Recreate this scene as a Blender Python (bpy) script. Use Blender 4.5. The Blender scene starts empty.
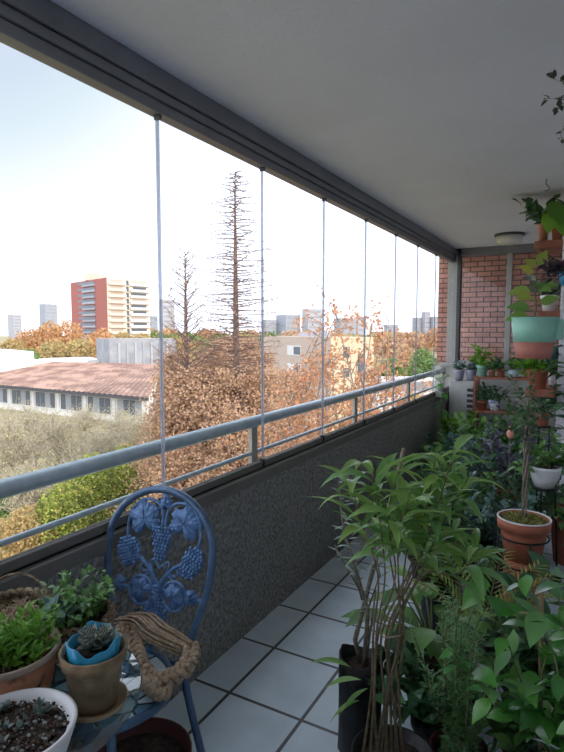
import bpy, math, random
from mathutils import Vector, Matrix
C = bpy.context.scene.collection
PI = math.pi
R = math.radians
V = Vector
H = 1.5
# ------------------------------------------------------------------ camera
YAW = math.atan(308 / math.hypot(550, 45)); PIT = math.atan(45 / 550)
cam_d = bpy.data.cameras.new('camera'); cam = bpy.data.objects.new('camera', cam_d); C.objects.link(cam)
cam.location = (0, 0, H); cam.rotation_euler = (PI / 2 - PIT, 0, YAW)
cam_d.sensor_fit = 'VERTICAL'; cam_d.sensor_height = 36; cam_d.lens = 36 * 550 / 752
cam_d.clip_start = 0.02; cam_d.clip_end = 5000
bpy.context.scene.camera = cam
_rm = Matrix.Rotation(YAW, 3, 'Z') @ Matrix.Rotation(PI / 2 - PIT, 3, 'X')
def ray(x, y): return _rm @ V(((x - 282) / 550, -(y - 376) / 550, -1))
def onz(x, y, z):                       # survey of the site: sight line meets a level
    r = ray(x, y); t = (z - H) / r.z; return V((r.x * t, r.y * t, z))
def far(x, dist, z):                    # bearing and distance
    r = ray(x, 331); h = V((r.x, r.y, 0)).normalized(); return V((h.x * dist, h.y * dist, z))
# ------------------------------------------------------------------ materials
def nodes(name):
    m = bpy.data.materials.new(name); m.use_nodes = True
    nt = m.node_tree; nt.nodes.clear()
    return m, nt, nt.nodes.new('ShaderNodeOutputMaterial')
def mat(name, col, rough=0.6, metal=0, col2=None, scale=8, bump=0, bscale=60, detail=4, spec=0.5, lo=.35, hi=.65, coat=0):
    m, nt, out = nodes(name)
    b = nt.nodes.new('ShaderNodeBsdfPrincipled'); nt.links.new(b.outputs[0], out.inputs[0])
    b.inputs['Roughness'].default_value = rough; b.inputs['Metallic'].default_value = metal
    b.inputs['Specular IOR Level'].default_value = spec; b.inputs['Coat Weight'].default_value = coat
    tc = nt.nodes.new('ShaderNodeTexCoord')
    if col2 is None: col2 = tuple(c * .85 for c in col)
    n = nt.nodes.new('ShaderNodeTexNoise'); n.inputs['Scale'].default_value = scale; n.inputs['Detail'].default_value = detail
    nt.links.new(tc.outputs['Object'], n.inputs['Vector'])
    r = nt.nodes.new('ShaderNodeValToRGB'); r.color_ramp.elements[0].position = lo; r.color_ramp.elements[1].position = hi
    r.color_ramp.elements[0].color = (*col2, 1); r.color_ramp.elements[1].color = (*col, 1)
    nt.links.new(n.outputs['Fac'], r.inputs[0]); nt.links.new(r.outputs[0], b.inputs['Base Color'])
    if bump:
        n2 = nt.nodes.new('ShaderNodeTexNoise'); n2.inputs['Scale'].default_value = bscale; n2.inputs['Detail'].default_value = 6
        nt.links.new(tc.outputs['Object'], n2.inputs['Vector'])
        bp = nt.nodes.new('ShaderNodeBump'); bp.inputs['Strength'].default_value = bump; bp.inputs['Distance'].default_value = 0.01
        nt.links.new(n2.outputs['Fac'], bp.inputs['Height']); nt.links.new(bp.outputs[0], b.inputs['Normal'])
    return m
def leafmat(name, cols, rough=0.45, trans=0.35, spec=.5):
    m, nt, out = nodes(name)
    g = nt.nodes.new('ShaderNodeNewGeometry'); r = nt.nodes.new('ShaderNodeValToRGB')
    e = r.color_ramp.elements
    for i, c in enumerate(cols):
        p = i / max(1, len(cols) - 1)
        if i < 2: x = e[i]; x.position = p
        else: x = e.new(p)
    e = sorted(r.color_ramp.elements, key=lambda q: q.position)
    for i, c in enumerate(cols):
        r.color_ramp.elements[i].color = (*c, 1); r.color_ramp.elements[i].position = i / max(1, len(cols) - 1)
    nt.links.new(g.outputs['Random Per Island'], r.inputs[0])
    b = nt.nodes.new('ShaderNodeBsdfPrincipled'); b.inputs['Roughness'].default_value = rough; b.inputs['Specular IOR Level'].default_value = spec
    t = nt.nodes.new('ShaderNodeBsdfTranslucent'); mx = nt.nodes.new('ShaderNodeMixShader'); mx.inputs[0].default_value = trans
    nt.links.new(r.outputs[0], b.inputs['Base Color']); nt.links.new(r.outputs[0], t.inputs[0])
    nt.links.new(b.outputs[0], mx.inputs[1]); nt.links.new(t.outputs[0], mx.inputs[2]); nt.links.new(mx.outputs[0], out.inputs[0])
    return m
def brickmat(name, c1, c2, mortar, w, h, ms, vec, rough=.85, off=.5, bump=.4, origin=(0, 0), tint=None, noise=.35):
    m, nt, out = nodes(name)
    b = nt.nodes.new('ShaderNodeBsdfPrincipled'); nt.links.new(b.outputs[0], out.inputs[0]); b.inputs['Roughness'].default_value = rough
    tc = nt.nodes.new('ShaderNodeTexCoord'); s = nt.nodes.new('ShaderNodeSeparateXYZ'); c = nt.nodes.new('ShaderNodeCombineXYZ')
    nt.links.new(tc.outputs['Object'], s.inputs[0])
    for k in range(2):
        a = nt.nodes.new('ShaderNodeMath'); a.operation = 'SUBTRACT'; a.inputs[1].default_value = origin[k]
        nt.links.new(s.outputs[vec[k]], a.inputs[0]); nt.links.new(a.outputs[0], c.inputs[k])
    t = nt.nodes.new('ShaderNodeTexBrick'); t.offset = off; t.squash = 1
    t.inputs['Scale'].default_value = 1; t.inputs['Brick Width'].default_value = w; t.inputs['Row Height'].default_value = h
    t.inputs['Mortar Size'].default_value = ms; t.inputs['Mortar Smooth'].default_value = .1; t.inputs['Bias'].default_value = 0
    t.inputs['Color1'].default_value = (*c1, 1); t.inputs['Color2'].default_value = (*c2, 1); t.inputs['Mortar'].default_value = (*mortar, 1)
    nt.links.new(c.outputs[0], t.inputs['Vector'])
    n = nt.nodes.new('ShaderNodeTexNoise'); n.inputs['Scale'].default_value = 6; n.inputs['Detail'].default_value = 6
    nt.links.new(tc.outputs['Object'], n.inputs['Vector'])
    mr = nt.nodes.new('ShaderNodeMapRange'); mr.inputs[1].default_value = .3; mr.inputs[2].default_value = .7; mr.inputs[3].default_value = 1 - noise; mr.inputs[4].default_value = 1
    nt.links.new(n.outputs['Fac'], mr.inputs[0])
    mx = nt.nodes.new('ShaderNodeMix'); mx.data_type = 'RGBA'; mx.blend_type = 'MULTIPLY'; mx.inputs[0].default_value = 1
    nt.links.new(t.outputs['Color'], mx.inputs[6]); nt.links.new(mr.outputs[0], mx.inputs[7]); nt.links.new(mx.outputs[2], b.inputs['Base Color'])
    bp = nt.nodes.new('ShaderNodeBump'); bp.invert = True; bp.inputs['Strength'].default_value = bump; bp.inputs['Distance'].default_value = .006
    nt.links.new(t.outputs['Fac'], bp.inputs['Height']); nt.links.new(bp.outputs[0], b.inputs['Normal'])
    return m
def glassmat(name, tint=(.975, .972, .985), ior=1.35, rough=0.0, gz=.35):
    m, nt, out = nodes(name)
    t = nt.nodes.new('ShaderNodeBsdfTransparent'); t.inputs[0].default_value = (*tint, 1)
    g = nt.nodes.new('ShaderNodeBsdfGlossy'); g.inputs['Roughness'].default_value = rough
    lw = nt.nodes.new('ShaderNodeLayerWeight'); lw.inputs[0].default_value = .5
    pw = nt.nodes.new('ShaderNodeMath'); pw.operation = 'POWER'; pw.inputs[1].default_value = 5; nt.links.new(lw.outputs['Facing'], pw.inputs[0])
    f0 = ((ior - 1) / (ior + 1)) ** 2
    f = nt.nodes.new('ShaderNodeMath'); f.operation = 'MULTIPLY_ADD'; f.inputs[1].default_value = gz; f.inputs[2].default_value = f0; nt.links.new(pw.outputs[0], f.inputs[0])
    mx = nt.nodes.new('ShaderNodeMixShader')
    nt.links.new(f.outputs[0], mx.inputs[0]); nt.links.new(t.outputs[0], mx.inputs[1]); nt.links.new(g.outputs[0], mx.inputs[2]); nt.links.new(mx.outputs[0], out.inputs[0])
    return m
def mosaicmat(name):
    m, nt, out = nodes(name)
    b = nt.nodes.new('ShaderNodeBsdfPrincipled'); nt.links.new(b.outputs[0], out.inputs[0]); b.inputs['Roughness'].default_value = .25
    tc = nt.nodes.new('ShaderNodeTexCoord')
    v = nt.nodes.new('ShaderNodeTexVoronoi'); v.inputs['Scale'].default_value = 15; v.voronoi_dimensions = '2D'
    ve = nt.nodes.new('ShaderNodeTexVoronoi'); ve.inputs['Scale'].default_value = 15; ve.feature = 'DISTANCE_TO_EDGE'; ve.voronoi_dimensions = '2D'
    for q in (v, ve): nt.links.new(tc.outputs['Object'], q.inputs['Vector'])
    r = nt.nodes.new('ShaderNodeValToRGB'); r.color_ramp.interpolation = 'CONSTANT'
    e = r.color_ramp.elements; e[0].color = (.55, .72, .78, 1); e[1].position = .35; e[1].color = (.30, .50, .60, 1)
    for p, c in ((.55, (.75, .85, .85, 1)), (.75, (.12, .25, .36, 1)), (.88, (.6, .7, .55, 1))):
        x = e.new(p); x.color = c
    s = nt.nodes.new('ShaderNodeSeparateColor'); nt.links.new(v.outputs['Color'], s.inputs[0]); nt.links.new(s.outputs[0], r.inputs[0])
    st = nt.nodes.new('ShaderNodeMath'); st.operation = 'GREATER_THAN'; st.inputs[1].default_value = .06; nt.links.new(ve.outputs['Distance'], st.inputs[0])
    mx = nt.nodes.new('ShaderNodeMix'); mx.data_type = 'RGBA'; mx.inputs[6].default_value = (.05, .07, .08, 1)
    nt.links.new(st.outputs[0], mx.inputs[0]); nt.links.new(r.outputs[0], mx.inputs[7]); nt.links.new(mx.outputs[2], b.inputs['Base Color'])
    return m
def sealmat(name):
    m, nt, out = nodes(name)
    t = nt.nodes.new('ShaderNodeBsdfTransparent'); t.inputs[0].default_value = (.75, .77, .82, 1)
    g = nt.nodes.new('ShaderNodeBsdfTranslucent'); g.inputs[0].default_value = (.55, .58, .66, 1)
    mx = nt.nodes.new('ShaderNodeMixShader'); mx.inputs[0].default_value = .45
    nt.links.new(t.outputs[0], mx.inputs[1]); nt.links.new(g.outputs[0], mx.inputs[2]); nt.links.new(mx.outputs[0], out.inputs[0])
    return m
MT = dict(
    ceiling=mat('ceiling_stucco', (.66, .68, .80), .95, bump=.5, bscale=55, scale=3, col2=(.63, .65, .76)),
    stucco=mat('white_stucco', (.84, .85, .90), .95, bump=1, bscale=90, scale=40, col2=(.62, .63, .67)),
    parapet=mat('grey_stucco', (.345, .34, .325), .95, bump=1.0, bscale=80, scale=60, col2=(.15, .15, .145)),
    cap=mat('cap_paint', (.17, .165, .15), .7),
    frame=mat('frame_metal', (.20, .205, .235), .45, metal=.3),
    framedark=mat('dark_frame', (.07, .075, .085), .45, metal=.3),
    framelight=mat('light_frame', (.36, .37, .35), .5),
    seal=sealmat('joint_seal'),
    rail=mat('rail_paint', (.46, .56, .60), .35, metal=.2, spec=.6, col2=(.38, .48, .53), scale=20),
    railpost=mat('post_paint', (.45, .43, .38), .6),
    tile=brickmat('floor_tile', (.76, .89, .98), (.71, .84, .94), (.07, .075, .08), .335, .372, .0075, (0, 1), rough=.33, off=0, bump=.3, origin=(-1.25, 1.792), noise=.16),
    brick=brickmat('red_brick', (.60, .31, .25), (.50, .24, .19), (.12, .09, .08), .172, .0645, .007, (0, 2), noise=.3),
    plaster=mat('far_plaster', (.55, .56, .54), .9, bump=.3),
    glass=glassmat('pane_glass'), tableglass=glassmat('table_glass', (.62, .76, .78), 2.5, gz=.8),
    lampglass=mat('lamp_diffuser', (.75, .75, .73), .3),
    blue=mat('blue_enamel', (.10, .17, .29), .38, metal=.25, col2=(.055, .11, .20), scale=30, bump=.1, bscale=80),
    bluecast=mat('blue_cast', (.14, .27, .50), .45, metal=.2, col2=(.06, .14, .29), scale=45, bump=.35, bscale=120),
    mosaic=mosaicmat('seat_mosaic'),
    terracotta=mat('terracotta', (.50, .17, .095), .75, col2=(.38, .12, .07), scale=14),
    oldterra=mat('stained_terracotta', (.44, .20, .11), .85, col2=(.03, .025, .02), scale=22, lo=.36, hi=.46),
    tan=mat('tan_clay', (.35, .25, .14), .8, col2=(.20, .14, .08), scale=26, bump=.2),
    rim=mat('pale_rim', (.42, .32, .25), .85, col2=(.30, .24, .20), scale=20),
    whitepot=mat('white_ceramic', (.78, .79, .80), .35, col2=(.70, .71, .72)),
    lightblue=mat('pale_blue_ceramic', (.50, .66, .75), .3),
    mauve=mat('mauve_plastic', (.38, .39, .50), .5),
    mint=mat('mint_paint', (.30, .62, .50), .5, col2=(.27, .57, .46)),
    coral=mat('coral_terracotta', (.50, .19, .15), .7),
    blackbag=mat('black_plastic', (.012, .012, .014), .45, bump=.6, bscale=18),
    maroon=mat('maroon_plastic', (.10, .03, .03), .5),
    bluesheet=mat('blue_plastic', (.03, .36, .60), .3, col2=(.025, .30, .52)),
    soil=mat('dark_soil', (.07, .045, .03), .95, col2=(.015, .011, .008), scale=60, bump=1, bscale=110),
    moss=mat('moss', (.30, .30, .10), .95, col2=(.10, .09, .05), scale=70, bump=1, bscale=120),
    jute=mat('jute', (.50, .39, .27), .9, col2=(.30, .21, .14), scale=60, bump=.5, bscale=160),
    seagrass=mat('seagrass', (.40, .31, .20), .9, col2=(.16, .11, .07), scale=60, bump=1, bscale=200),
    wood=mat('shelf_wood', (.36, .13, .075), .55, col2=(.24, .08, .05), scale=12),
    blackmetal=mat('black_metal', (.02, .02, .022), .5, metal=.5),
    wire=mat('pale_wire', (.45, .5, .5), .4),
    acbody=mat('appliance_white', (.55, .57, .56), .6),
    grillec=mat('grille_dark', (.05, .055, .06), .6),
    copper=mat('copper_pot', (.50, .25, .16), .4, metal=.3),
    stem=mat('green_stem', (.16, .19, .07), .7), bark=mat('brown_stem', (.22, .17, .10), .85, scale=50, col2=(.12, .09, .055)),
    greybark=mat('grey_stem', (.30, .26, .20), .85, scale=60, col2=(.17, .14, .10)),
    petal=mat('pink_petal', (.75, .32, .24), .6),
    pebble=leafmat('pebbles', [(.02, .016, .013), (.07, .045, .03), (.12, .07, .045), (.03, .02, .015), (.32, .34, .33)], .9, 0),
    clear=glassmat('clear_plastic', (.75, .85, .92), 1.5, .05),
    # leaves
    mango=leafmat('lance_leaf', [(.16, .33, .07), (.30, .50, .12), (.20, .40, .15), (.40, .58, .16), (.12, .28, .09)], .36, .4),
    olive=leafmat('olive_leaf', [(.20, .30, .24), (.30, .40, .34), (.14, .22, .17)], .5, .2),
    deep=leafmat('deep_leaf', [(.03, .09, .04), (.06, .17, .07), (.10, .23, .09), (.045, .13, .07)], .35, .25),
    mid=leafmat('mid_leaf', [(.08, .20, .06), (.14, .30, .08), (.20, .40, .10), (.10, .22, .09)], .38, .3),
    bright=leafmat('bright_leaf', [(.14, .34, .04), (.22, .46, .05), (.10, .26, .04)], .45, .4),
    glossy=leafmat('glossy_leaf', [(.06, .24, .05), (.10, .34, .06), (.17, .42, .09), (.14, .33, .14)], .25, .25),
    bluegreen=leafmat('blue_leaf', [(.10, .20, .18), (.16, .28, .26), (.07, .15, .12)], .45, .2),
    purple=leafmat('mauve_leaf', [(.14, .13, .22), (.22, .22, .32), (.10, .09, .15), (.14, .19, .18)], .45, .2),
    darkpurple=leafmat('dark_purple_leaf', [(.05, .03, .06), (.09, .06, .10), (.04, .05, .05)], .45, .2),
    black=leafmat('shade_leaf', [(.03, .045, .03), (.05, .07, .04)], .5, .15),
    yellow=leafmat('yellow_leaf', [(.42, .42, .08), (.22, .38, .08), (.15, .30, .08)], .45, .4),
    palm=leafmat('palm_leaf', [(.42, .42, .09), (.28, .42, .10), (.52, .46, .14)], .45, .4),
    succ=leafmat('succulent_leaf', [(.12, .22, .18), (.25, .32, .28), (.10, .15, .12), (.30, .28, .27)], .5, .1),
    rosemary=leafmat('rosemary_leaf', [(.12, .28, .10), (.18, .38, .14), (.26, .46, .20)], .5, .2),
    # outdoors
    orange=leafmat('orange_tree', [(.55, .30, .14), (.64, .36, .17), (.46, .26, .13), (.66, .44, .22)], .8, .3, .1),
    russet=leafmat('russet_tree', [(.58, .35, .23), (.64, .43, .30), (.34, .21, .13), (.60, .43, .24), (.46, .29, .20)], .8, .3, .1),
    rustleaf=leafmat('rust_leaf', [(.55, .27, .14), (.62, .34, .20), (.44, .20, .10), (.58, .40, .24)], .8, .3, .1), paleleaf=leafmat('pale_dry_leaf', [(.50, .44, .28), (.42, .42, .22), (.58, .48, .30)], .8, .3, .1), gold=leafmat('gold_tree', [(.54, .40, .17), (.42, .36, .16), (.58, .36, .17), (.34, .34, .15)], .8, .3, .1),
    lime=leafmat('lime_bush', [(.26, .36, .07), (.46, .50, .10), (.10, .18, .05), (.60, .48, .16)], .8, .3, .1),
    fgreen=leafmat('far_green', [(.12, .22, .07), (.18, .28, .09), (.24, .30, .10)], .8, .25, .1),
    twig=mat('twig_bark', (.34, .27, .22), .9, col2=(.22, .16, .13)),
    redbark=mat('reddish_bark', (.22, .14, .11), .9, col2=(.13, .09, .08), scale=3),
    paletwig=mat('pale_twig', (.50, .44, .34), .9),
    ground=mat('leaf_litter', (.42, .33, .17), .95, col2=(.22, .23, .13), scale=.35, detail=8),
    street=mat('pale_paving', (.62, .60, .57), .9),
    rust=mat('rust_roof', (.42, .27, .20), .85, col2=(.22, .13, .10), scale=.35, detail=10, lo=.4, hi=.6),
    conc=mat('grey_concrete', (.38, .38, .39), .9, col2=(.27, .28, .30), scale=.4),
    white=mat('white_render', (.80, .79, .76), .9),
    tanb=mat('tan_render_shaded', (.52, .43, .36), .9), tanlit=mat('tan_render_lit', (.70, .56, .38), .9),  # shaded and sunlit faces of one tan wall, light put into the colour
    redwall=mat('red_render', (.42, .15, .12), .9), creamwall=mat('cream_slab', (.78, .66, .52), .9),
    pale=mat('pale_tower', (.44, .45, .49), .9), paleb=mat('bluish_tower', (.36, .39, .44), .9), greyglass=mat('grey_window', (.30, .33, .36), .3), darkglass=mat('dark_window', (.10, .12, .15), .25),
    winframe=mat('window_frame_white', (.70, .71, .70), .6), orangeb=mat('orange_brick', (.55, .22, .10), .9),
    carw=mat('eave_dark', (.08, .08, .09), .8),
)
# ------------------------------------------------------------------ mesh builder
class M:
    def __init__(s): s.v = []; s.f = []
    def add(s, vs, fs):
        o = len(s.v); s.v += [tuple(p) for p in vs]; s.f += [tuple(i + o for i in f) for f in fs]; return s
    def box(s, x0, x1, y0, y1, z0, z1):
        return s.add([(x0, y0, z0), (x1, y0, z0), (x1, y1, z0), (x0, y1, z0), (x0, y0, z1), (x1, y0, z1), (x1, y1, z1), (x0, y1, z1)],
                     [(0, 3, 2, 1), (4, 5, 6, 7), (0, 1, 5, 4), (1, 2, 6, 5), (2, 3, 7, 6), (3, 0, 4, 7)])
    def prism(s, pts, z0, z1):
        n = len(pts)
        return s.add([(p[0], p[1], z0) for p in pts] + [(p[0], p[1], z1) for p in pts],
                     [tuple(range(n))[::-1], tuple(range(n, 2 * n))] + [(i, (i + 1) % n, n + (i + 1) % n, n + i) for i in range(n)])
    def lathe(s, prof, n=32, c=(0, 0, 0), wob=None, caps=True):
        vs = []; fs = []
        for k, (r, z) in enumerate(prof):
            for i in range(n):
                a = 2 * PI * i / n; rr, zz = (r, z) if wob is None else wob(k, a, r, z)
                vs.append((c[0] + rr * math.cos(a), c[1] + rr * math.sin(a), c[2] + zz))
        for k in range(len(prof) - 1):
            for i in range(n):
                j = (i + 1) % n; fs.append((k * n + i, k * n + j, (k + 1) * n + j, (k + 1) * n + i))
        if caps: fs.append(tuple(range(n))[::-1]); m = (len(prof) - 1) * n; fs.append(tuple(range(m, m + n)))
        return s.add(vs, fs)
    def tube(s, pts, r, n=6, closed=False):
        pts = [V(p) for p in pts]; N = len(pts)
        if not hasattr(r, '__len__'): r = [r] * N
        vs = []; fs = []; nrm = None
        for i, p in enumerate(pts):
            a = pts[(i - 1) % N] if (closed or i > 0) else p; b = pts[(i + 1) % N] if (closed or i < N - 1) else p
            t = (b - a)
            if t.length < 1e-9: t = V((0, 0, 1))
            t.normalize()
            if nrm is None: nrm = t.orthogonal().normalized()
            nrm = nrm - t * nrm.dot(t)
            if nrm.length < 1e-6: nrm = t.orthogonal()
            nrm.normalize(); bi = t.cross(nrm)
            for k in range(n):
                q = 2 * PI * k / n; vs.append(p + (nrm * math.cos(q) + bi * math.sin(q)) * r[i])
        for i in range(N if closed else N - 1):
            j = (i + 1) % N
            for k in range(n):
                l = (k + 1) % n; fs.append((i * n + k, i * n + l, j * n + l, j * n + k))
        if not closed: fs.append(tuple(range(n))[::-1]); fs.append(tuple(range((N - 1) * n, N * n)))
        return s.add(vs, fs)
    def ball(s, c, rx, ry=None, rz=None, nu=8, nv=6):
        ry = ry or rx; rz = rz or rx; vs = [(c[0], c[1], c[2] - rz)]; fs = []
        for j in range(1, nv):
            ph = -PI / 2 + PI * j / nv
            for i in range(nu):
                a = 2 * PI * i / nu; vs.append((c[0] + rx * math.cos(ph) * math.cos(a), c[1] + ry * math.cos(ph) * math.sin(a), c[2] + rz * math.sin(ph)))
        vs.append((c[0], c[1], c[2] + rz)); L = len(vs) - 1
        for i in range(nu):
            j = (i + 1) % nu; fs.append((0, 1 + j, 1 + i)); fs.append((L, L - nu + i, L - nu + j))
            for k in range(nv - 2): a = 1 + k * nu; fs.append((a + i, a + j, a + nu + j, a + nu + i))
        return s.add(vs, fs)
    def leaf(s, p, d, L, W, prof, droop=.6, fold=.25, up=None, twist=0):
        p = V(p); d = V(d).normalized(); up = V(up) if up else V((0, 0, 1))
        side = d.cross(up)
        if side.length < .05: side = d.orthogonal()
        side.normalize()
        if twist: side = (Matrix.Rotation(twist, 3, d) @ side)
        n = len(prof) - 1; step = L / n; vs = []; fs = []; idx = []
        for i, w in enumerate(prof):
            nn = side.cross(d).normalized()
            if w == 0: idx.append([len(vs)]); vs.append(p.copy())
            else:
                h = W * .5 * w; o = len(vs); idx.append([o, o + 1, o + 2])
                vs += [p - side * h + nn * h * fold, p.copy(), p + side * h + nn * h * fold]
            p = p + d * step
            d = (d + V((0, 0, -1)) * droop / n).normalized(); side = (side - d * side.dot(d)).normalized()
        for i in range(n):
            a, b = idx[i], idx[i + 1]
            if len(a) == 1 and len(b) == 3: fs += [(a[0], b[1], b[0]), (a[0], b[2], b[1])]
            elif len(a) == 3 and len(b) == 1: fs += [(a[0], a[1], b[0]), (a[1], a[2], b[0])]
            elif len(a) == 3: fs += [(a[0], a[1], b[1], b[0]), (a[1], a[2], b[2], b[1])]
        return s.add(vs, fs)
    def quad(s, p, size, rnd):               # a small leaf far away
        u = V((rnd.gauss(0, 1), rnd.gauss(0, 1), rnd.gauss(0, 1))).normalized(); w = u.orthogonal().normalized(); p = V(p)
        return s.add([p - u * size, p + w * size * .6, p + u * size, p - w * size * .6], [(0, 1, 2, 3)])
    def build(s, name, m, parent=None, smooth=False, bevel=0):
        me = bpy.data.meshes.new(name); me.from_pydata(s.v, [], s.f); me.update()
        me.materials.append(MT[m] if isinstance(m, str) else m)
        if smooth: me.polygons.foreach_set('use_smooth', [True] * len(me.polygons))
        o = bpy.data.objects.new(name, me); C.objects.link(o)
        if parent: o.parent = parent
        if bevel:
            b = o.modifiers.new('b', 'BEVEL'); b.width = bevel; b.segments = 2; b.limit_method = 'ANGLE'
        return o
LANCE = [0, .45, .85, 1, .9, .65, .3, 0]; OV = [0, .75, 1, .8, .4, 0]; SM = [0, 1, .7, 0]; HEART = [.3, .95, 1, .75, .35, 0]
def struct(o, kind='structure'): o['kind'] = kind; return o
def thing(name, label, cat, loc=(0, 0, 0), rz=0, group=None):
    o = bpy.data.objects.new(name, None); C.objects.link(o); o.empty_display_size = .1
    o.location = loc; o.rotation_euler = (0, 0, rz); o['label'] = label; o['category'] = cat
    if group: o['group'] = group
    return o
def tag(o, label, cat, group=None):
    o['label'] = label; o['category'] = cat
    if group: o['group'] = group
    return o
# ------------------------------------------------------------------ room shell
YF = 6.85
struct(M().box(-1.66, .55, -1.6, YF + .9, -.2, 0).build('floor', 'tile'))
struct(M().box(-1.75, 3.5, -3, 7.9, 2.475, 3.1).build('ceiling', 'ceiling'))
struct(M().box(-1.60, -1.43, -1.6, YF, 0, .737).build('wall_left', 'parapet'))
struct(M().box(-1.50, -1.426, -1.6, YF, .737, .790).build('trim_1', 'cap', bevel=.004))
struct(M().box(.55, .75, -1.6, YF + .9, 0, 2.475).build('wall_right', 'stucco'))
struct(M().box(-1.66, .55, -1.8, -1.6, 0, 2.475).build('wall_back', 'stucco'))
struct(M().box(-1.66, .55, YF, YF + .12, 0, 1.07).build('wall_far', 'plaster'))
struct(M().box(-1.78, .75, 7.45, 7.75, -.2, 2.475).build('wall_brick', 'brick'))
struct(M().box(-1.6, .55, YF - .05, YF + .14, 1.07, 1.11).build('trim_2', 'framelight', bevel=.005))
struct(M().box(-.187, .55, 4.3, 4.75, 0, 2.475).build('wall_column', 'stucco', bevel=.008))
# glass curtain
w1 = bpy.data.objects.new('window_1', None); C.objects.link(w1); struct(w1)
M().box(-1.54, -1.43, -1.6, YF, 2.40, 2.475).build('header', 'frame', w1, bevel=.006)
M().box(-1.52, -1.438, -1.6, YF, 2.362, 2.396).build('upper_track', 'frame', w1, bevel=.006)
M().box(-1.50, -1.445, -1.6, YF, 2.318, 2.358).build('lower_track', 'frame', w1, bevel=.004)
M().box(-1.515, -1.45, -1.6, YF, 2.356, 2.402).build('track_shadow_gap', 'framedark', w1)
M().box(-1.486, -1.452, -1.6, YF, .797, .830).build('sill_track', 'cap', w1, bevel=.004)
M().box(-1.48, -1.456, -1.6, YF, .790, .797).build('sill_gap', 'blackmetal', w1)
joints = [-1.34, -.59, .158, .908, 1.658, 2.426, 3.164, 3.897, 4.615, 5.30, 6.008]
js = [-1.6] + joints + [YF - .04]
for a, b in zip(js, js[1:]):
    M().box(-1.474, -1.464, a + .004, b - .004, .830, 2.318).build('pane', 'glass', w1)
for j in joints:
    M().box(-1.475, -1.463, j - .0045, j + .0045, .830, 2.318).build('seal', 'seal', w1)
    M().box(-1.47, -1.446, j - .03, j - .018, .80, .838).build('clip', 'blackmetal', w1)
    M().box(-1.48, -1.452, j - .006, j + .006, 2.30, 2.356).build('clip', 'framedark', w1)
# corner and far glazing
w2 = bpy.data.objects.new('window_2', None); C.objects.link(w2); struct(w2)
M().box(-1.52, -1.41, YF - .02, YF + .06, 1.11, 2.475).build('post', 'framelight', w2, bevel=.004)
M().box(-1.41, -1.37, YF - .04, YF + .06, 1.11, 2.475).build('post', 'framedark', w2, bevel=.004)
M().box(-1.52, .55, YF - .04, YF + .07, 2.385, 2.475).build('header', 'frame', w2, bevel=.004)
M().box(-1.37, .55, YF - .02, YF + .05, 1.11, 1.15).build('sill', 'framelight', w2, bevel=.004)
M().box(-.865, -.805, YF - .02, YF + .05, 1.15, 2.385).build('mullion', 'framelight', w2, bevel=.004)
M().box(-1.37, -.865, YF + .01, YF + .02, 1.15, 2.385).build('pane', 'glass', w2)
M().box(-.805, .55, YF + .01, YF + .02, 1.15, 2.385).build('pane', 'glass', w2)
# railing outside the glass
rl = thing('balcony_railing', 'blue-grey tubular metal railing outside the glass on the parapet', 'railing', (-1.56, 0, .787))
rl.location.z = .787
M().tube([(0, -1.6, .228), (0, 7.4, .228)], .03, 16).build('handrail', 'rail', rl, True)
M().tube([(0, -1.6, .060), (0, 7.4, .060)], .011, 10).build('lower_rail', 'rail', rl, True)
for y in (-1.9, -.5, .95, 2.475, 3.95, 5.38, 6.85):
    M().box(-.012, .012, y - .028, y + .028, -.05, .205).build('post', 'railpost', rl, bevel=.003)
# ceiling lamp
lp = thing('ceiling_lamp', 'round flat ceiling lamp with frosted diffuser near the brick wall', 'lamp', (-.745, 6.05, 2.475))
M().lathe([(.14, -.022), (.145, -.02), (.145, 0), (.01, 0)], 32).build('rim', 'framedark', lp, True)
M().lathe([(.02, -.10), (.09, -.098), (.118, -.085), (.13, -.022), (.02, -.022)], 32).build('diffuser', 'lampglass', lp, True)
tag(M().tube([(0, 0, 0), (0, 0, -.03), (.012, 0, -.045), (.022, 0, -.06), (.012, 0, -.075), (-.006, 0, -.07)], .0025, 6).build('ceiling_hook', 'blackmetal', None, True),
    'small dark bare hook screwed into the ceiling above the top shelf', 'hook').location = (-.285, 4.0, 2.475)

# ------------------------------------------------------------------ pots and plants
def pot_mesh(r, h, n=32, band=.2, t=.008, base=.68, c=(0, 0, 0)):
    rb = r * base; hb = h * (1 - band)
    rm = rb + (r * .93 - rb) * (1 - band)
    return M().lathe([(rb, 0), (rm, hb), (r, hb + .002), (r, h), (r - t, h), (r * .93 - t - .004, h * .78), (rb * .9, h * .7), (.001, h * .7)], n, c)
def smooth_pot(r, h, n=32, base=.62, t=.006):
    return M().lathe([(r * base, 0), (r * (base * .35 + .65), h * .45), (r * .97, h * .85), (r, h), (r - t, h), (r * .9 - t, h * .75), (.001, h * .72)], n)
def soil(r, z, rnd=None, dome=.01):
    return M().lathe([(r, z - .01), (r * .98, z), (r * .6, z + dome * .7), (r * .25, z + dome), (.001, z + dome)], 20)
def rdir(rnd, el0, el1):
    a = rnd.uniform(0, 2 * PI); e = R(rnd.uniform(el0, el1)); return V((math.cos(a) * math.cos(e), math.sin(a) * math.cos(e), math.sin(e)))
def stemcurve(p, d, L, rnd, n=6, bend=.25, grav=.0):
    pts = [V(p)]; d = V(d).normalized()
    for i in range(n):
        d = (d + V((rnd.gauss(0, bend), rnd.gauss(0, bend), rnd.gauss(0, bend * .5) - grav))).normalized(); pts.append(pts[-1] + d * (L / n))
    return pts
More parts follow.
